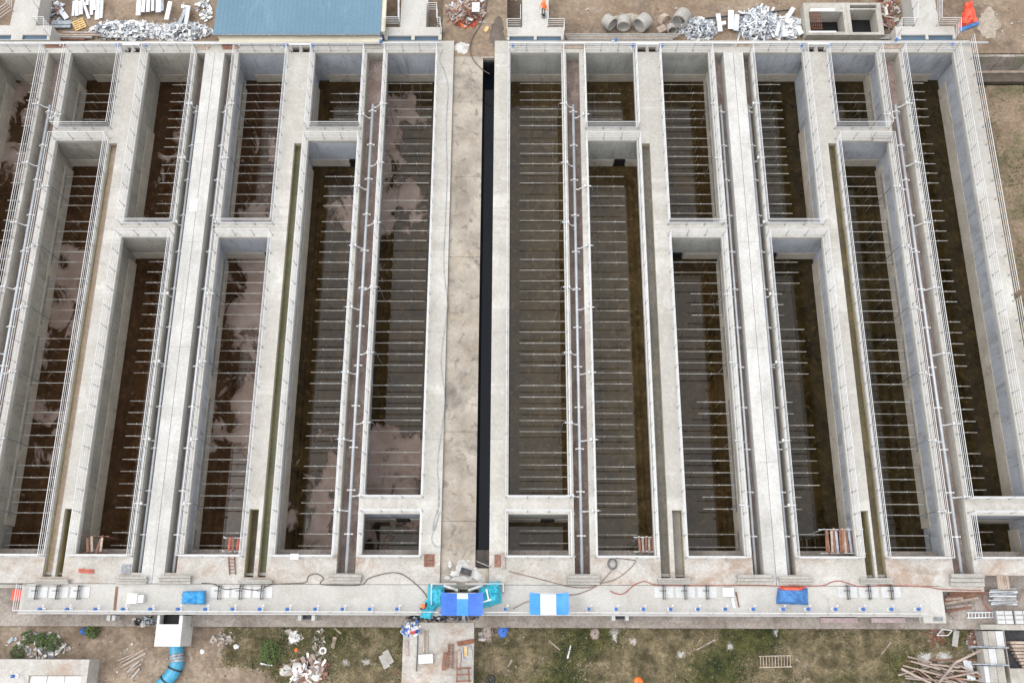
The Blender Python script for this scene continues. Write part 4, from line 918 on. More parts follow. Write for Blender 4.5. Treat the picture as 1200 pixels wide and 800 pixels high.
solo(MB().tube(q, .016, 5), 'cable_coil', M_drop, 'coiled dark cable on the deck below the second basin right', 'cable', None, True)
cable([(715, 692), (722, 695), (731, 695), (742, 686), (750, 682), (757, 681), (771, 685), (820, 685.6), (870, 685.4), (910, 686), (960, 686), (975, 681.5), (985, 680.5), (1000, 685), (1011, 687), (1040, 685.4), (1085, 687.2), (1105, 690), (1150, 691.5)], .034, M_hose, 'hose', 'long red hose along the south deck joint', cat='hose')
cable([(1152, 694, -1.9), (1152, 702, -1.9), (1155, 710, -1.9), (1162, 717, -1.9)], .045, M_hose, 'hose', 'short red hose curling on the lower apron', cat='hose')
cable([(519, 58), (515, 70), (521, 84), (525, 105), (523, 150), (524, 205), (522, 260), (520, 310), (524, 360), (517, 420), (521, 470), (513, 540), (514, 566), (515, 590), (511, 602), (507.5, 617), (510, 620), (513, 604), (514, 575)], .022, M_tin, 'thin_cable', 'thin grey cable along the walkway left of the road')
cable([(516, 600), (509, 618), (506, 632), (511, 640), (517, 640)], .02, M_tin, 'thin_cable', 'loop of thin grey cable near the drain grate')
cable([(571, -4), (569, 14), (563, 30), (554, 44), (551, 60), (556, 72), (566, 82), (574, 87)], .035, M_cable, 'power_cable', 'dark cable winding from the debris heap to the black channel', z=-.12)
cable([(558, 657, -.1), (575, 664, .08)], .03, M_block, 'thin_cable', 'pale cable crossing the black channel end')
# ---- tarps and canopies on the south walkway
tarp([(214, 692.5), (241.5, 691.5), (241.5, 708), (213, 707)], 0, .55, M_bluetarp, 'blue_tarp', 'bright blue tarp over a crate near the whitewashed box', seed=11, wr=.13, flatten=.12)
t = solo(pxbox(218, 695, 237, 705, -.008, .4), 'crate', M_wood, 'wooden crate covered by the bright blue tarp', 'crate')
tarp([(911, 688.5), (946, 688.5), (947, 708.5), (909, 707)], 0, .5, M_navytarp, 'blue_tarp', 'faded blue tarp over goods near the right walkway end', seed=12, wr=.14, flatten=.15)
tarp([(913, 687), (945, 687.4), (944, 693), (910, 692)], 0, .58, M_redtarp, 'red_cloth', 'red cloth along the top of the faded blue tarp', 'cloth', seed=13, wr=.07, nv=6, flatten=.3)
tarp([(502, 685), (521, 686), (520, 711), (500, 710)], 0, .75, M_teal, 'turquoise_tarp', 'turquoise tarp left of the royal blue canopy', seed=14, wr=.16)
tarp([(499, 702), (516, 705), (504, 725), (492, 723)], .0, .35, M_teal, 'turquoise_tarp', 'narrow turquoise tarp tail hanging toward the walkway edge', seed=15, wr=.08)
tarp([(561, 688), (586, 680), (588, 706), (562, 714)], 0, .85, M_teal, 'turquoise_tarp', 'turquoise tarp right of the royal blue canopy', seed=16, wr=.2)
tarp([(573, 681), (586, 682), (587, 697), (574, 696)], .3, .8, M_teal, 'turquoise_tarp', 'turquoise tarp fold standing at the railing corner', seed=17, wr=.18)
plank(570, 690, 572.5, 702, 1.5, 1.15, M_white, 'white_pole', 'white pole lying on the turquoise tarp', 'pole'); plank(566, 705, 575.5, 702, 1.5, 1.15, M_white, 'white_pole', 'short white pole at the foot of the longer one', 'pole')
def canopy(px0, py0, px1, py1, z, panels, sag, label):
    t = thing('canopy', label, 'canopy'); xm = (px0 + px1) / 2; ym = (py0 + py1) / 2
    x0, x1, y0, y1 = P(px0, ym, z).x, P(px1, ym, z).x, P(xm, py1, z).y, P(xm, py0, z).y
    for a, b, c, d, m in panels:
        def f(u, v, a=a, b=b, c=c, d=d):
            uu, vv = a + (b - a) * u, c + (d - c) * v
            return (x0 + (x1 - x0) * uu, y1 + (y0 - y1) * vv + sag * .5 * math.sin(uu * math.pi) * (-1 if vv < .05 else 0), z - sag * math.sin(uu * math.pi) * math.sin(vv * math.pi) + .02 * mnoise.noise(Vector((uu * 9, vv * 7, z))))
        build(MB().sheet(f, 14, 14), 'fabric_panel', m, t, True)
    for x in (x0 + .03, x1 - .03):
        for y in (y0 + .05, y1 - .05): build(MB().tube([(x, y, 0), (x, y, z)], .025, 6), 'pole', M_galv, t)
    for y in (y0 + .05, y1 - .05): build(MB().tube([(x0, y, z - .07), (x1, y, z - .07)], .02, 6), 'pole', M_galv, t)
canopy(516.5, 693.5, 566, 721, 1.8, [(0, .38, 0, 1, M_royal), (.38, .64, .28, 1, M_sky), (.38, .64, 0, .28, M_paleblue), (.64, 1, 0, 1, M_royal)], .18, 'royal blue canopy with pale patch at the middle of the south walkway')
canopy(620.5, 693.5, 666.5, 720, 1.8, [(0, .28, 0, 1, M_sky), (.28, .68, 0, 1, M_canvas), (.68, 1, 0, 1, M_sky)], .25, 'blue canopy with a broad white middle on the south walkway')
q = P(559, 705, 1.0); 
t = thing('riser_pipes', 'pair of vertical pipes with green flanges behind the royal blue canopy', 'pipes')
for x in (535.5, 550.5):
    p = P(x, 691, .4); r_ = build(MB().tube([(p.x, p.y, -1.9), (p.x, p.y, .75)], .1, 10).tube([(p.x, p.y, .68), (p.x + (.9 if x > 540 else -.9), p.y + .3, .68)], .09, 8), 'pipe', M_galv, t, True)
    build(MB().lathe((p.x, p.y, .4), [(.1, 0), (.2, 0), (.2, .08), (.1, .08)], 12), 'flange', M_leaf, r_)
handrail(pp((507, 709), (507, 684.5), (536, 684.5)), 'handrail left of the green flanged pipes by the turquoise tarp', -.01)
handrail(pp((546, 684.5), (590, 684.5), (590, 694)), 'handrail right of the green flanged pipes by the turquoise tarp', -.01)
t = handrail([(P(26, 690).x + .15, Y685 - .1), (XSW + .15, Y720 + .15), (P(516, 719).x, Y720 + .15)], 'handrail along the south walkway edge, left of the royal blue canopy', -.01)
t = handrail([(P(567, 719).x, Y720 + .15), (P(1078, 719).x, Y720 + .15)], 'handrail along the south walkway edge, right of the royal blue canopy', -.01)
t = thing('kerb_strip', 'white edge strip along the south walkway under the handrail', 'edge strip'); build(MB().box(XSW - .03, P(1080, 720).x, Y720 - .04, Y720 - .004, -.3, .04), 'strip', M_galv, t)
# bits of plant inside the basins near the south wall
def scaffold(px0, py0, px1, py1, label, mats, nb, seed):
    t = thing('scaffold', label, 'scaffold'); r = random.Random(seed); z = -.4
    x0, x1, y0, y1 = rz_(px0, py0, px1, py1, z)
    for x in (x0, (x0 + x1) / 2, x1):
        for y in (y0, y1): build(MB().tube([(x, y, ZW), (x, y, z + r.uniform(.1, .9))], .035, 6), 'upright', mats[0], t)
    for i in range(nb):
        x = x0 + (x1 - x0) * (i + .5) / nb
        build(MB().bar((x, y0 + r.uniform(-.1, .1), z + r.uniform(-.1, .1)), (x + r.uniform(-.15, .15), y1 + r.uniform(-.15, .15), z + r.uniform(-.1, .2)), .16, .04), 'plank', mats[1 + i % (len(mats) - 1)], t)
    for y in (y0, y1): build(MB().tube([(x0 - .3, y, z - .1), (x1 + .3, y, z + .05)], .03, 6), 'ledger', mats[0], t)
scaffold(102, 628, 122, 647, 'brown timber scaffold in the third basin corner from left', [M_brown, M_brown, M_wood], 4, 1)
scaffold(266, 630, 286, 646, 'steel scaffold with a red panel in the fourth basin corner', [M_galv, M_red, M_brown], 4, 2)
scaffold(748, 629, 766, 646, 'scaffold with brown boards in the basin second right of the road', [M_galv, M_brown, M_pale], 5, 3)
scaffold(966, 620, 1008, 648, 'scaffold with leaning red and white planks, third basin from the right', [M_galv, M_rust, M_brown, M_wood, M_brown, M_tin], 13, 4)
t = thing('ladder', 'rusty ladder lying on the deck below the fourth basin', 'ladder')
for x in (267.5, 274.5): build(MB().bar(P(x, 648.5, .06), P(x + 1.5, 673, .06), .05, .06), 'rail', M_rust, t)
for i in range(6): build(MB().bar(P(267.8 + i * .28, 651 + i * 4, .07), P(274.8 + i * .28, 651 + i * 4, .07), .04, .04), 'rung', M_rust, t)

# ================================================================== south ground
def on_s(px, py, dz=0.0):
    p = P(px, py, ZS); z = southz(p.x, p.y); return P(px, py, z + dz)
t = thing('outlet_box', 'whitewashed concrete box with an open top beside the blue pipe', 'concrete box')
ot = rz_(182.5, 722, 212.6, 757, -.35); oh = rz_(187, 720, 210, 731, -.35)
build(MB().slab(ot[0], ot[1], ot[2], Y720 - .1, -3.0, -.35, [oh]), 'wall', M_whitewash, t); build(MB().box(oh[0] - .02, oh[1] + .02, oh[2] - .02, oh[3] + .02, -2.0, -1.1), 'floor', M_opening_dark, t)  # darkness of the hole is painted on a raised floor
t = thing('water_main', 'thick bright blue water pipe bending out of the whitewashed box', 'pipe')
pz = -2.35; pts = [P(206, 754, pz), P(207, 764, pz), P(207.5, 773, pz), P(206, 781, pz), P(201, 790, pz), P(192, 800, pz), P(180, 812, pz)]
sp = spline(pts, 6); build(MB().tube(sp, .47, 18), 'pipe', M_bluepipe, t, True)
for k, (i, m, rr) in enumerate(((7, M_tin, .50), (9, M_tin, .51), (11, M_tin, .50), (19, M_black, .53), (28, M_black, .53))): build(MB().tube([sp[i], sp[i] + (sp[i + 1] - sp[i]).normalized() * (.2 if k < 3 else .1)], rr, 18), 'collar', m, t, True)
t = thing('corner_tank', 'beige concrete tank with white covers in the lower left corner', 'tank')
z = -.9; a = rz_(-60, 772, 101, 830, z); h = rz_(31, 791, 93, 830, z)
build(MB().slab(*a, -3.1, z, [h]), 'wall', M_south, t)
for i in range(3): x0 = h[0] + (h[1] - h[0]) * i / 3; build(MB().box(x0 + .02, x0 + (h[1] - h[0]) / 3 - .02, h[2], h[3] - .03, z - .25, z - .15), 'cover', M_whitewash, t)
t = thing('work_slab', 'square concrete slab with stacked boards below the royal blue canopy', 'slab')
a = rz_(471.5, 729, 555, 812, -1.9); build(MB().slab(*a, -3.1, -1.9), 'slab', M_south, t)
zb = -1.82
for (x0, y0, x1, y1, wp, m, nm, lb, ct) in ((536, 754, 555.5, 750.5, 4.5, M_rust, 'board', 'rust brown board at the slab edge above the picture frame', 'board'), (534.5, 764, 533, 784, 3.4, M_pale, 'board', 'left pale board of the pair on the concrete slab', 'board'),
        (538.5, 762, 537.5, 785, 3.4, M_wood, 'board', 'right pale board of the pair on the concrete slab', 'board'), (522, 764, 519.5, 785, 4, M_brown, 'board', 'dark brown board left of the timber ladder on the slab', 'board'), (476, 750, 477, 768, 4, M_pale, 'board', 'pinkish board near the left edge of the slab', 'board'),
        (546, 757, 545.5, 768, 3, M_ply, 'board', 'yellow board inside the grey frame on the slab', 'board'), (490, 738, 488, 786, .8, M_black, 'thin_bar', 'thin dark bar lying along the slab', 'bar')):
    plank(x0, y0, x1, y1, wp, zb, m, nm, lb, ct)
def ladder(x0, y0, x1, y1, wpx, z, n, mat, label, zf=None, group=None):
    t = thing('ladder', label, 'ladder', group=group); dx, dy = x1 - x0, y1 - y0; L = math.hypot(dx, dy); nx, ny = -dy / L * wpx / 2, dx / L * wpx / 2
    def q(x, y): 
        p = P(x, y, z)
        if zf: p.z = zf(p.x, p.y) + .1
        return p
    for s in (-1, 1): build(MB().bar(q(x0 + s * nx, y0 + s * ny), q(x1 + s * nx, y1 + s * ny), .07, .07), 'rail', mat, t)
    for i in range(n): f = (i + .5) / n; build(MB().bar(q(x0 + dx * f + nx, y0 + dy * f + ny), q(x0 + dx * f - nx, y0 + dy * f - ny), .05, .05), 'rung', mat, t)
ladder(528.5, 754, 527, 783, 5, zb + .03, 8, M_brown, 'brown timber ladder between boards on the concrete slab'); ladder(499, 738, 498.5, 764, 4, zb, 9, M_wood, 'narrow rebar ladder lying on the concrete slab')
ladder(889, 775, 927, 774, 13, -2.6, 11, M_wood, 'weathered timber ladder lying on the grass', southz); ladder(1133, 720.5, 1165, 720, 6, -1.9, 8, M_sheet, 'grey metal ladder on the lower apron')
t = thing('trestle_table', 'brown timber frame table at the lower edge of the slab', 'frame')
for a_, b_ in (((535, 783), (552, 782)), ((534, 798), (552, 797)), ((536, 781), (535.5, 799)), ((549, 781), (550, 799)), ((535, 790), (552, 789.5))): build(MB().bar(P(*a_, -1.5), P(*b_, -1.5 + R.uniform(.01, .06)), .12, .1), 'beam', M_brown, t)
t = thing('formwork_mould', 'thin grey rectangular frame round the yellow board', 'frame')
for a_, b_ in (((541.5, 757), (551, 756)), ((551.5, 756.5), (553, 771)), ((541, 757), (542.5, 772)), ((542.5, 772.5), (553, 771.5))): build(MB().bar(P(*a_, -1.84), P(*b_, -1.83 + R.uniform(.0, .03)), .07, .06), 'side', M_tin, t)
solo(MB().obox(P(499, 771.5, -1.7), (1.0, .6, .35), Matrix.Rotation(.06, 3, 'Z')), 'cement_bag', M_whitewash, 'pale grey bag lying on the concrete slab', 'bag')
heap((482, 737, 11, 9), 80, .3, [M_royal, M_white, M_tin, M_redtarp, M_sheet], .3, 'rubbish_pile', 'pile of blue, red and white rubbish on the slab corner', 'rubbish', 21, zf=lambda a, b: P(a, b, -1.87))
heap((520, 724, 45, 3), 110, .25, [M_black, M_tin, M_wet], .15, 'rubbish_pile', 'dark rubbish strewn on the apron below the royal canopy', 'rubbish', 22, zf=lambda a, b: P(a, b, -1.99))
heap((172, 727, 18, 4), 60, .25, [M_black, M_tin, M_stone], .12, 'rubbish_pile', 'dark rubbish on the apron beside the whitewashed box', 'rubbish', 23, zf=lambda a, b: P(a, b, -1.99))
heap((45, 757, 38, 16), 130, .28, [M_stone, M_tin, M_pale, M_white, M_stone], .1, 'rubbish_pile', 'grey rubble among shrubs above the corner tank', 'rubble', 24, zf=on_s)
heap((360, 785, 26, 14), 110, .4, [M_pale, M_wood, M_white, M_brown], .25, 'rubbish_pile', 'timber scraps and white rubbish on the grass near the slab', 'rubbish', 25, long=2.2, zf=on_s)
heap((345, 745, 9, 9), 40, .3, [M_white, M_stone, M_stone], .1, 'rubbish_pile', 'white rubble in the green grass below the apron', 'rubble', 26, zf=on_s)
heap((374, 755, 8, 20), 60, .22, [M_stone, M_pale, M_stone], .06, 'rubbish_pile', 'pale grey rubble strip running down from the apron outlet', 'rubble', 27, zf=on_s)
heap((262, 748, 14, 8), 60, .28, [M_stone, M_pale, M_wood], .1, 'rubbish_pile', 'pale rubble at the edge of the grass right of the blue pipe', 'rubble', 28, zf=on_s)
heap((570, 742, 6, 9), 40, .3, [M_pale, M_pale, M_stone], .1, 'rubbish_pile', 'pinkish sticks right of the concrete slab', 'rubbish', 29, long=2.0, zf=on_s)
heap((1095, 745, 12, 12), 60, .25, [M_rust, M_brown, M_pale], .1, 'rubbish_pile', 'reddish rubble below the walkway right end', 'rubble', 30, zf=on_s)
heap((1145, 750, 12, 18), 90, .35, [M_tin, M_brown, M_stone, M_rust], .25, 'rubbish_pile', 'grey and brown rubbish left of the plank path', 'rubbish', 31, zf=on_s)
for i, (x, y, rx, ry, m) in enumerate(((798, 766, 8, 6, M_powder), (855, 757, 6, 7, M_powder), (742, 751, 5, 6, M_stone), (720, 742, 7, 9, M_stone), (1083, 772, 10, 11, M_powder), (1105, 770, 11, 8, M_powder), (406, 775, 6, 6, M_block), (430, 775, 8, 5, M_block), (909, 740, 4, 6, M_powder))):
    patch(x, y, rx, ry, ZS, m, 'spill', ['white plaster spill in the middle of the grass', 'white plaster spill on the grass below the foam box', 'small grey spill beside the apron outlet', 'grey rubble fan below the apron outlet', 'left white plaster heap by the timber pile', 'right white plaster heap by the timber pile', 'left dark grey mortar lump on the grass', 'right dark grey mortar lump on the grass', 'pale spill below the faded blue tarp'][i], 'spill', 40 + i, .12, southz)
def sack(px, py, r, h, mat, label, seed, name='sack', zf=on_s):
    c = zf(px, py); mb = MB()
    def f(u, v):
        a, b = u * 6.2832, v * 1.45; k = 1 + .35 * mnoise.noise(Vector((math.cos(a) * 1.5, math.sin(a) * 1.5 + v * 2, seed)))
        return (c.x + r * k * math.cos(a) * math.cos(b), c.y + r * k * math.sin(a) * math.cos(b), c.z + h * math.sin(b) * k - .02)
    return solo(mb.sheet(f, 16, 7), name, mat, label, 'sack', None, True)
sack(335, 785, .42, .35, M_stone, 'leftmost white sack on the timber scraps', 1); sack(350, 783, .48, .4, M_whitewash, 'middle white sack on the timber scraps', 2); sack(370, 789, .5, .4, M_whitewash, 'right white sack on the timber scraps', 3)
sack(347.5, 761, .16, .2, M_orange, 'small orange bag above the white sacks', 4); sack(748, 799, .36, .4, M_orange, 'rounded orange bag at the lower picture edge', 5); sack(590, 739, .45, .2, M_royal, 'blue sheet bundled on the grass beside the slab', 6); sack(99, 739, .28, .25, M_royal, 'small blue bag beside the round shrub', 7)
sack(237, 763, .17, .12, M_white, 'small white bag on soil right of the blue pipe', 8); sack(277, 757, .2, .25, M_white, 'upright white bag at the grass edge', 9); sack(697, 742, .4, .3, M_pale, 'pinkish boulder below the apron', 10, 'boulder')
for i, a in enumerate(((446, 772, 455, 777), (451, 764, 459, 775))):
    c = on_s((a[0] + a[2]) / 2, (a[1] + a[3]) / 2, .1); solo(MB().obox(c, (.45, .95, .12), Matrix.Rotation(.5, 3, 'Z')), 'paving_slab', M_block, ['left grey paving slab leaning beside the concrete slab', 'right grey paving slab leaning beside the concrete slab'][i], 'paving slab')
def torus(px, py, r, rr, mat, name, label, zf=on_s):
    c = zf(px, py, rr); solo(MB().tube([(c.x + r * math.cos(k * .42), c.y + r * math.sin(k * .42), c.z) for k in range(16)], rr, 6), name, mat, label, 'tyre', None, True)
torus(575, 796, .22, .1, M_black, 'tyre', 'black tyre at the lower edge right of the slab'); torus(378.5, 762, .2, .07, M_white, 'white_ring', 'white ring lying in the grass above the sacks')
# pale mats on the soil
t = thing('mat', 'pale streaked reed mats spread on the soil left of the blue pipe', 'mat')
for i in range(9): build(MB().bar(on_s(137 + i * 1.6 + (i % 3) * 2, 774 + i * 2.6, .06 + .02 * (i % 2)), on_s(173 - i * 1.2 - (i % 2) * 4, 759 + i * 3.0, .06), .07 + .03 * (i % 3), .03), 'slat', [M_pale, M_wood, M_block][i % 3], t)
# loose sticks on the grass
for i, (x0, y0, x1, y1, m, lb) in enumerate(((669, 755, 665, 771, M_white, 'short white stick in the grass below the blue and white canopy'), (643, 750, 656, 761, M_pale, 'thin pale stick near the apron'), (816, 761, 838, 749, M_pale, 'pale stick in the grass below the penstocks'),
        (1032, 767, 1043, 752, M_pale, 'pale stick in the dark green grass'), (390, 759, 393, 746, M_wood, 'short plank standing in grass left of the slab'), (391, 735, 400, 742, M_wood, 'thin stick at the apron edge'), (305, 777, 319, 779, M_sheet, 'pale metal strip at the grass edge'),
        (595, 781, 600, 773, M_pale, 'pale stick right of the black tyre'), (461, 790, 469, 784, M_brown, 'brown stick left of the slab'), (35, 768, 55, 745, M_wood, 'thin branch among the shrubs by the corner tank'))):
    plank(x0, y0, x1, y1, 1.6 if i != 4 else 4, ZS, m, 'stick', lb, 'stick', None, .06, southz)
# timber pile lower right
TP = 'pale timber pole in the loose pile at the lower right'
rr = random.Random(5)
for i in range(30):
    cx, cy = rr.uniform(1075, 1132), rr.uniform(771, 799); a = rr.gauss(.22, .22); L = rr.uniform(12, 27)
    A, B = on_s(cx - L * math.cos(a), cy - L * math.sin(a) * .9), on_s(cx + L * math.cos(a), cy + L * math.sin(a) * .9); A.z += .1 + .02 * i * rr.random(); B.z += .1 + .02 * i
    solo(MB().bar(A, B, .10, .09), 'timber_pole', [M_pale, M_pale, M_wood, M_brown][i % 4], TP, 'pole', 'timber pile poles')
for x0, y0, x1, y1, lb in ((1095, 806, 1119, 776, 'lower half of the long bent pole over the timber pile'), (1119, 776, 1152, 760, 'upper half of the long bent pole over the timber pile'), (1056, 783, 1092, 801, 'pale pole at the left end of the timber pile')):
    a_, b_ = on_s(x0, y0, .8), on_s(x1, y1, .9); solo(MB().bar(a_, b_, .15, .12), 'timber_pole', M_pale, lb, 'pole')
for i, (x, y) in enumerate(((1133.5, 784), (1138, 785))): c = on_s(x, y, .3); solo(MB().obox(c, (.3, 1.25, .07), Matrix.Rotation(.12, 3, 'Z')), 'metal_sheet', M_sheet, ['left pale sheet leaning at the timber pile', 'right pale sheet leaning at the timber pile'][i], 'metal sheet')
plank(1121, 738, 1118.5, 757, 6, -2.4, M_block, 'board', 'grey board leaning below the apron right end', 'board')
t = thing('steel_trestle', 'thin pale metal frame hanging below the apron right end', 'frame')
for a_, b_ in (((1098, 744), (1104, 737)), ((1104, 737), (1116, 738)), ((1116, 738), (1111, 744)), ((1111, 744), (1098, 744))): build(MB().tube([P(*a_, -2.0), P(*b_, -2.0)], .035, 6), 'bar', M_galv, t)
# apron right end
for i, (x0, x1) in enumerate(((962, 1005), (1021.5, 1061))): solo(pxbox(x0, 723.5, x1, 729, -1.995, -1.75), 'shutter_board', M_pinkish, ['left long pinkish shutter board on the apron', 'right long pinkish shutter board on the apron'][i], 'board')
TA = 'timber pole on the apron below the right deck end'
for i, (x0, y0, x1, y1) in enumerate(((1106, 704, 1150, 695), (1107, 707, 1146, 700), (1108, 699, 1140, 696), (1108, 712, 1140, 708), (1109, 716, 1138, 711), (1107, 702, 1128, 700.5), (1112, 695, 1160, 694), (1113, 718, 1121, 725))):
    solo(MB().bar(P(x0, y0, -1.85), P(x1, y1, -1.8), .16, .14), 'timber_pole', [M_brown, M_wood, M_brown, M_pale][i % 4], ORDW[i] + ' ' + TA, 'pole', 'poles on the apron')
BR = 'grey steel bar in the bundle below the rightmost basin'
for i in range(16):
    y = 691 + i * 1.2; solo(MB().bar(P(1160 + rr.uniform(-3, 4), y, -1.75 + .01 * i), P(1190 + rr.uniform(-3, 3), y + rr.uniform(-3, 1.5), -1.7 + .01 * i), .09, .07), 'steel_bar', [M_tin, M_block, M_sheet, M_drop][i % 4], ORDW[i] + ' grey steel bar from the top in the bundle below the rightmost basin', 'steel bar', 'steel bar bundle')
for i, x in enumerate((1168, 1189.5)):
    t = thing('tile_stack', ['left white panel of the pair on the right edge, gridded', 'right white panel of the pair on the right edge, gridded'][i], 'panel'); g = rz_(x, 715, x + 19.5, 731, -1.5)
    build(MB().box(*g, -1.99, -1.56), 'core', M_block, t)
    for a_ in range(2):
        for b_ in range(3):
            dx, dy = (g[1] - g[0]) / 2, (g[3] - g[2]) / 3; build(MB().box(g[0] + a_ * dx + .03, g[0] + (a_ + 1) * dx - .03, g[2] + b_ * dy + .03, g[2] + (b_ + 1) * dy - .03, -1.558, -1.5), 'tile', M_plate, t)
t = thing('vent_block', 'white block with a dark grille at the walkway right end', 'block'); build(pxbox(1091.5, 721.5, 1107, 729.5, -1.99, -.03), 'block', M_whitewash, t)
for i in range(3): build(pxbox(1094, 722.6 + i * 1.7, 1105, 723.8 + i * 1.7, -.028, .03), 'slat', M_grate, t)
for x, lb in ((359, 'white outlet frame on the apron below the fifth basin'), (727, 'white outlet frame on the apron right of the blue and white canopy'), (130, 'small white outlet bracket on the apron at the brown strip')):
    t = thing('outlet_spout', lb, 'outlet', group='apron outlets'); w_ = 8 if x != 130 else 3
    for s in (-1, 1): build(pxbox(x + s * w_ - 2, 720.5, x + s * w_ + 2, 726.5, -1.99, -1.2), 'cheek', M_whitewash, t)
    build(pxbox(x - w_ + 2.2, 720.5, x + w_ - 2.2, 725, -1.99, -1.7), 'grille', M_black, t)
solo(pxbox(14, 690, 26, 703, -2.19, -1.2), 'drum_crate', M_redtarp, 'bright red crate under the walkway left end', 'crate')
# plank path and stair pit, lower right corner
t = thing('plank_path', 'path of long grey planks at the lower right', 'plank path')
for r_ in range(3):
    for c_ in range(3):
        x0 = [1152.5, 1158.5, 1167.5][c_] + r_ * .9; x1 = [1158, 1167, 1176.5][c_] + r_ * .9; build(pxbox(x0, 739 + r_ * 20.5, x1, 758.5 + r_ * 20.5, -2.4, -1.35 + .02 * ((r_ + c_) % 2)), 'plank', [M_block, M_chanwall, M_plate][(c_ + r_) % 3], t)
for y in (757.5, 778): solo(MB().tube([P(1138, y - .5, -1.2), P(1182, y + 1, -1.2)], .05, 6), 'steel_tube', M_tin, 'steel tube laid across the plank path, ' + ('upper' if y < 760 else 'lower'), 'steel tube')
t = thing('stair_pit', 'open concrete pit with a flight of pale steps, lower right corner', 'stair pit')
a = rz_(1156, 731.5, 1290, 830, -1.6); h = rz_(1180, 738, 1290, 783, -1.6)
build(MB().slab(h[0] - .05, a[1], a[2], a[3], -5, -1.6, [h]), 'wall', M_chanwall, t); build(MB().slab(a[0], h[0] - .054, h[3] + .02, a[3], -3, -1.604), 'wall', M_chanwall, t)
build(MB().box(h[0], h[1], h[2], h[3], -2.9, -2.55), 'floor', M_black, t)  # shallow floor in black, painting the shade of a deeper void
for i in range(8): build(pxbox(1184 + i * 2.0, 751 + i * 4.0, 1215 + i, 754.2 + i * 4.0, -2.54, -1.66 - .10 * i), 'step', M_wood, t)
# ---- shrubs and grass
def shrub(px, py, r, h, label, seed, n=260):
    c = on_s(px, py); t = thing('shrub', label, 'shrub', c, 'shrubs on the south ground'); q = random.Random(seed); mb = MB(); tw = MB()
    for i in range(7): a = q.uniform(0, 6.28); tw.tube([(0, 0, 0), (r * .4 * math.cos(a), r * .4 * math.sin(a), h * .5), (r * .8 * math.cos(a), r * .8 * math.sin(a), h * q.uniform(.5, .9))], [.02, .014, .008], 4)
    build(tw, 'stem', M_twig, t)
    for i in range(n):
        a, b = q.uniform(0, 6.28), math.sqrt(q.random()); k = r * (1 + .35 * mnoise.noise(Vector((math.cos(a) * 1.5, math.sin(a) * 1.5, seed))))
        p = Vector((k * b * math.cos(a), k * b * math.sin(a), h * (.25 + .75 * (1 - b * b)) * q.uniform(.45, 1.05))); s = q.uniform(.06, .15)
        m = Matrix.Rotation(q.uniform(0, 6.28), 3, 'Z') @ Matrix.Rotation(q.gauss(.3, .45), 3, 'X')
        mb.add([p + m @ Vector(v) for v in ((-s * .35, 0, 0), (0, -s, 0), (s * .35, 0, .01), (0, s, .02))], [(0, 1, 2, 3)])
    build(mb, 'leaves', M_leaf, t)
shrub(110, 738, .55, .8, 'round dark green shrub against the apron on bare soil', 1); shrub(63, 753, .6, .7, 'dark shrub right of the thin branch by the corner tank', 2); shrub(50, 749, .5, .6, 'middle shrub by the corner tank, crossed by the thin branch', 3)
shrub(33, 747, .5, .6, 'yellowish shrub left of the thin branch by the corner tank', 4, 150); shrub(317, 764, .8, .8, 'bushy light green shrub in the grass left of the sacks', 5, 420); shrub(22, 765, .6, .5, 'low shrub just above the corner tank', 6, 180)
def grassfield(name, label, n, dens, mats, hgt, seed, zf, X0, X1, Y0, Y1, cell):
    q = random.Random(seed); v, f, mi = [], [], []
    while n > 0:
        x, y = q.uniform(X0, X1), q.uniform(Y0, Y1); n -= 1
        if q.random() > dens(x, y): continue
        z = zf(x, y); tone = 0 if nz(x, y, .3, 31) + q.gauss(0, .25) > -.02 else 1
        for b in range(3):
            a, l, hh = q.uniform(0, 6.28), q.uniform(.5, 1.3) * hgt, q.uniform(.4, 1.2) * hgt
            xx, yy = x + q.gauss(0, cell), y + q.gauss(0, cell); w_ = .018 + .022 * q.random(); o = len(v)
            w_ *= 1.5; l *= 1.25
            v += [(xx - w_ * math.sin(a), yy + w_ * math.cos(a), z - .02), (xx + w_ * math.sin(a), yy - w_ * math.cos(a), z - .02), (xx + l * math.cos(a), yy + l * math.sin(a), z + hh)]
            f.append((o, o + 1, o + 2)); mi.append(tone)
    me = bpy.data.meshes.new(name); me.from_pydata(v, [], f)
    for m in mats: me.materials.append(m)
    me.polygons.foreach_set('material_index', mi); me.update()
    return tag(link(name, me), label, 'grass', None, 'stuff')
xa, xb = P(262, 760, ZS).x, P(1160, 760, ZS).x
xs0, xs1 = P(472, 760, -2).x, P(555, 760, -2).x
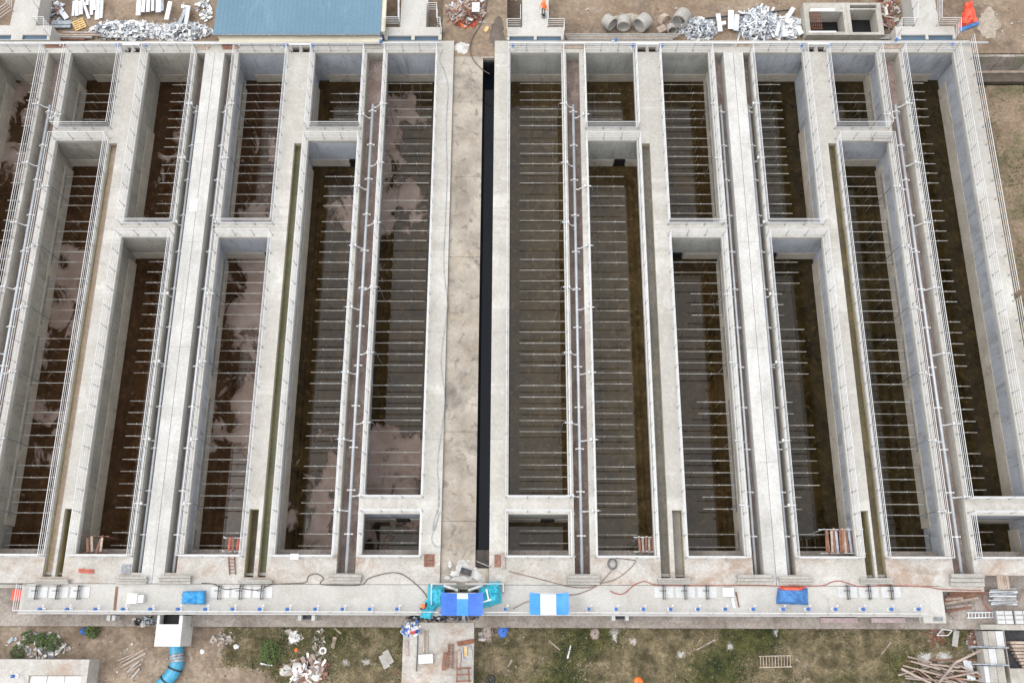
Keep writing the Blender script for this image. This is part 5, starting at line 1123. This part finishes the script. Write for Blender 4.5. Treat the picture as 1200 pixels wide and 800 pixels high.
def dens(x, y):
    if xs0 - .1 < x < xs1 + .1: return 0
    k = .72 + .95 * nz(x, y, .22, 11) + .5 * nz(x, y, .7, 4) + .45 * max(0, 1 - (YAP - y) / 2.2)
    if x < xs0: k -= max(0, (YAP - y - 2.0 - (x - xa) * .12)) * .7
    if x > P(1050, 770, ZS).x: k -= .35
    return max(0, min(1, k))
grassfield('grass', 'olive and green grass on the ground south of the apron', 118000, dens, [M_grass, M_drygrass], .13, 3, southz, xa, xb, P(600, 840, ZS).y, YAP - .1, .05)
ea, eb = XE + .5, XE + 9
def dens2(x, y): return max(0, min(1, .25 + .9 * nz(x, y, .35, 17) + .4 * nz(x, y, 1.1, 2)))
grassfield('weeds', 'sparse weeds on the soil right of the rightmost basin', 15000, dens2, [M_grass, M_drygrass], .11, 5, eastz, ea, eb, GY(400, ZE), GY(100, ZE), .05)
# loose stones
def stones(name, label, n, X0, X1, Y0, Y1, zf, seed, skip=None):
    q = random.Random(seed); mb = MB()
    for i in range(n):
        x, y = q.uniform(X0, X1), q.uniform(Y0, Y1)
        if skip and skip(x, y): continue
        s = .025 + .1 * q.random() ** 4; c = Vector((x, y, zf(x, y) + s * .3)); m = Matrix.Rotation(q.uniform(0, 6), 3, 'Z') @ Matrix.Rotation(q.uniform(-.4, .4), 3, 'X'); mb.cur = q.randrange(3)
        vs = [(s * q.uniform(.7, 1.3) * a, s * q.uniform(.6, 1.2) * b, s * q.uniform(.5, .9) * c_) for a, b, c_ in ((1, 0, 0), (-1, 0, 0), (0, 1, 0), (0, -1, 0), (0, 0, 1), (0, 0, -1))]
        mb.add([c + m @ Vector(v_) for v_ in vs], [(0, 2, 4), (2, 1, 4), (1, 3, 4), (3, 0, 4), (2, 0, 5), (1, 2, 5), (3, 1, 5), (0, 3, 5)])
    solo(mb, name, [M_stone, M_block, M_brown], label, 'stones', None, False, 'stuff')
stones('pebbles', 'small stones scattered on the south soil and grass', 800, P(0, 760, ZS).x, xb, P(600, 812, ZS).y, YAP - .1, southz, 4, lambda x, y: xs0 - .2 < x < xs1 + .2)
stones('pebbles', 'small stones scattered on the sandy north ground', 1200, P(60, 20, ZN).x, P(1200, 20, ZN).x, Y48 + .3, P(600, -5, ZN).y, northz, 6)
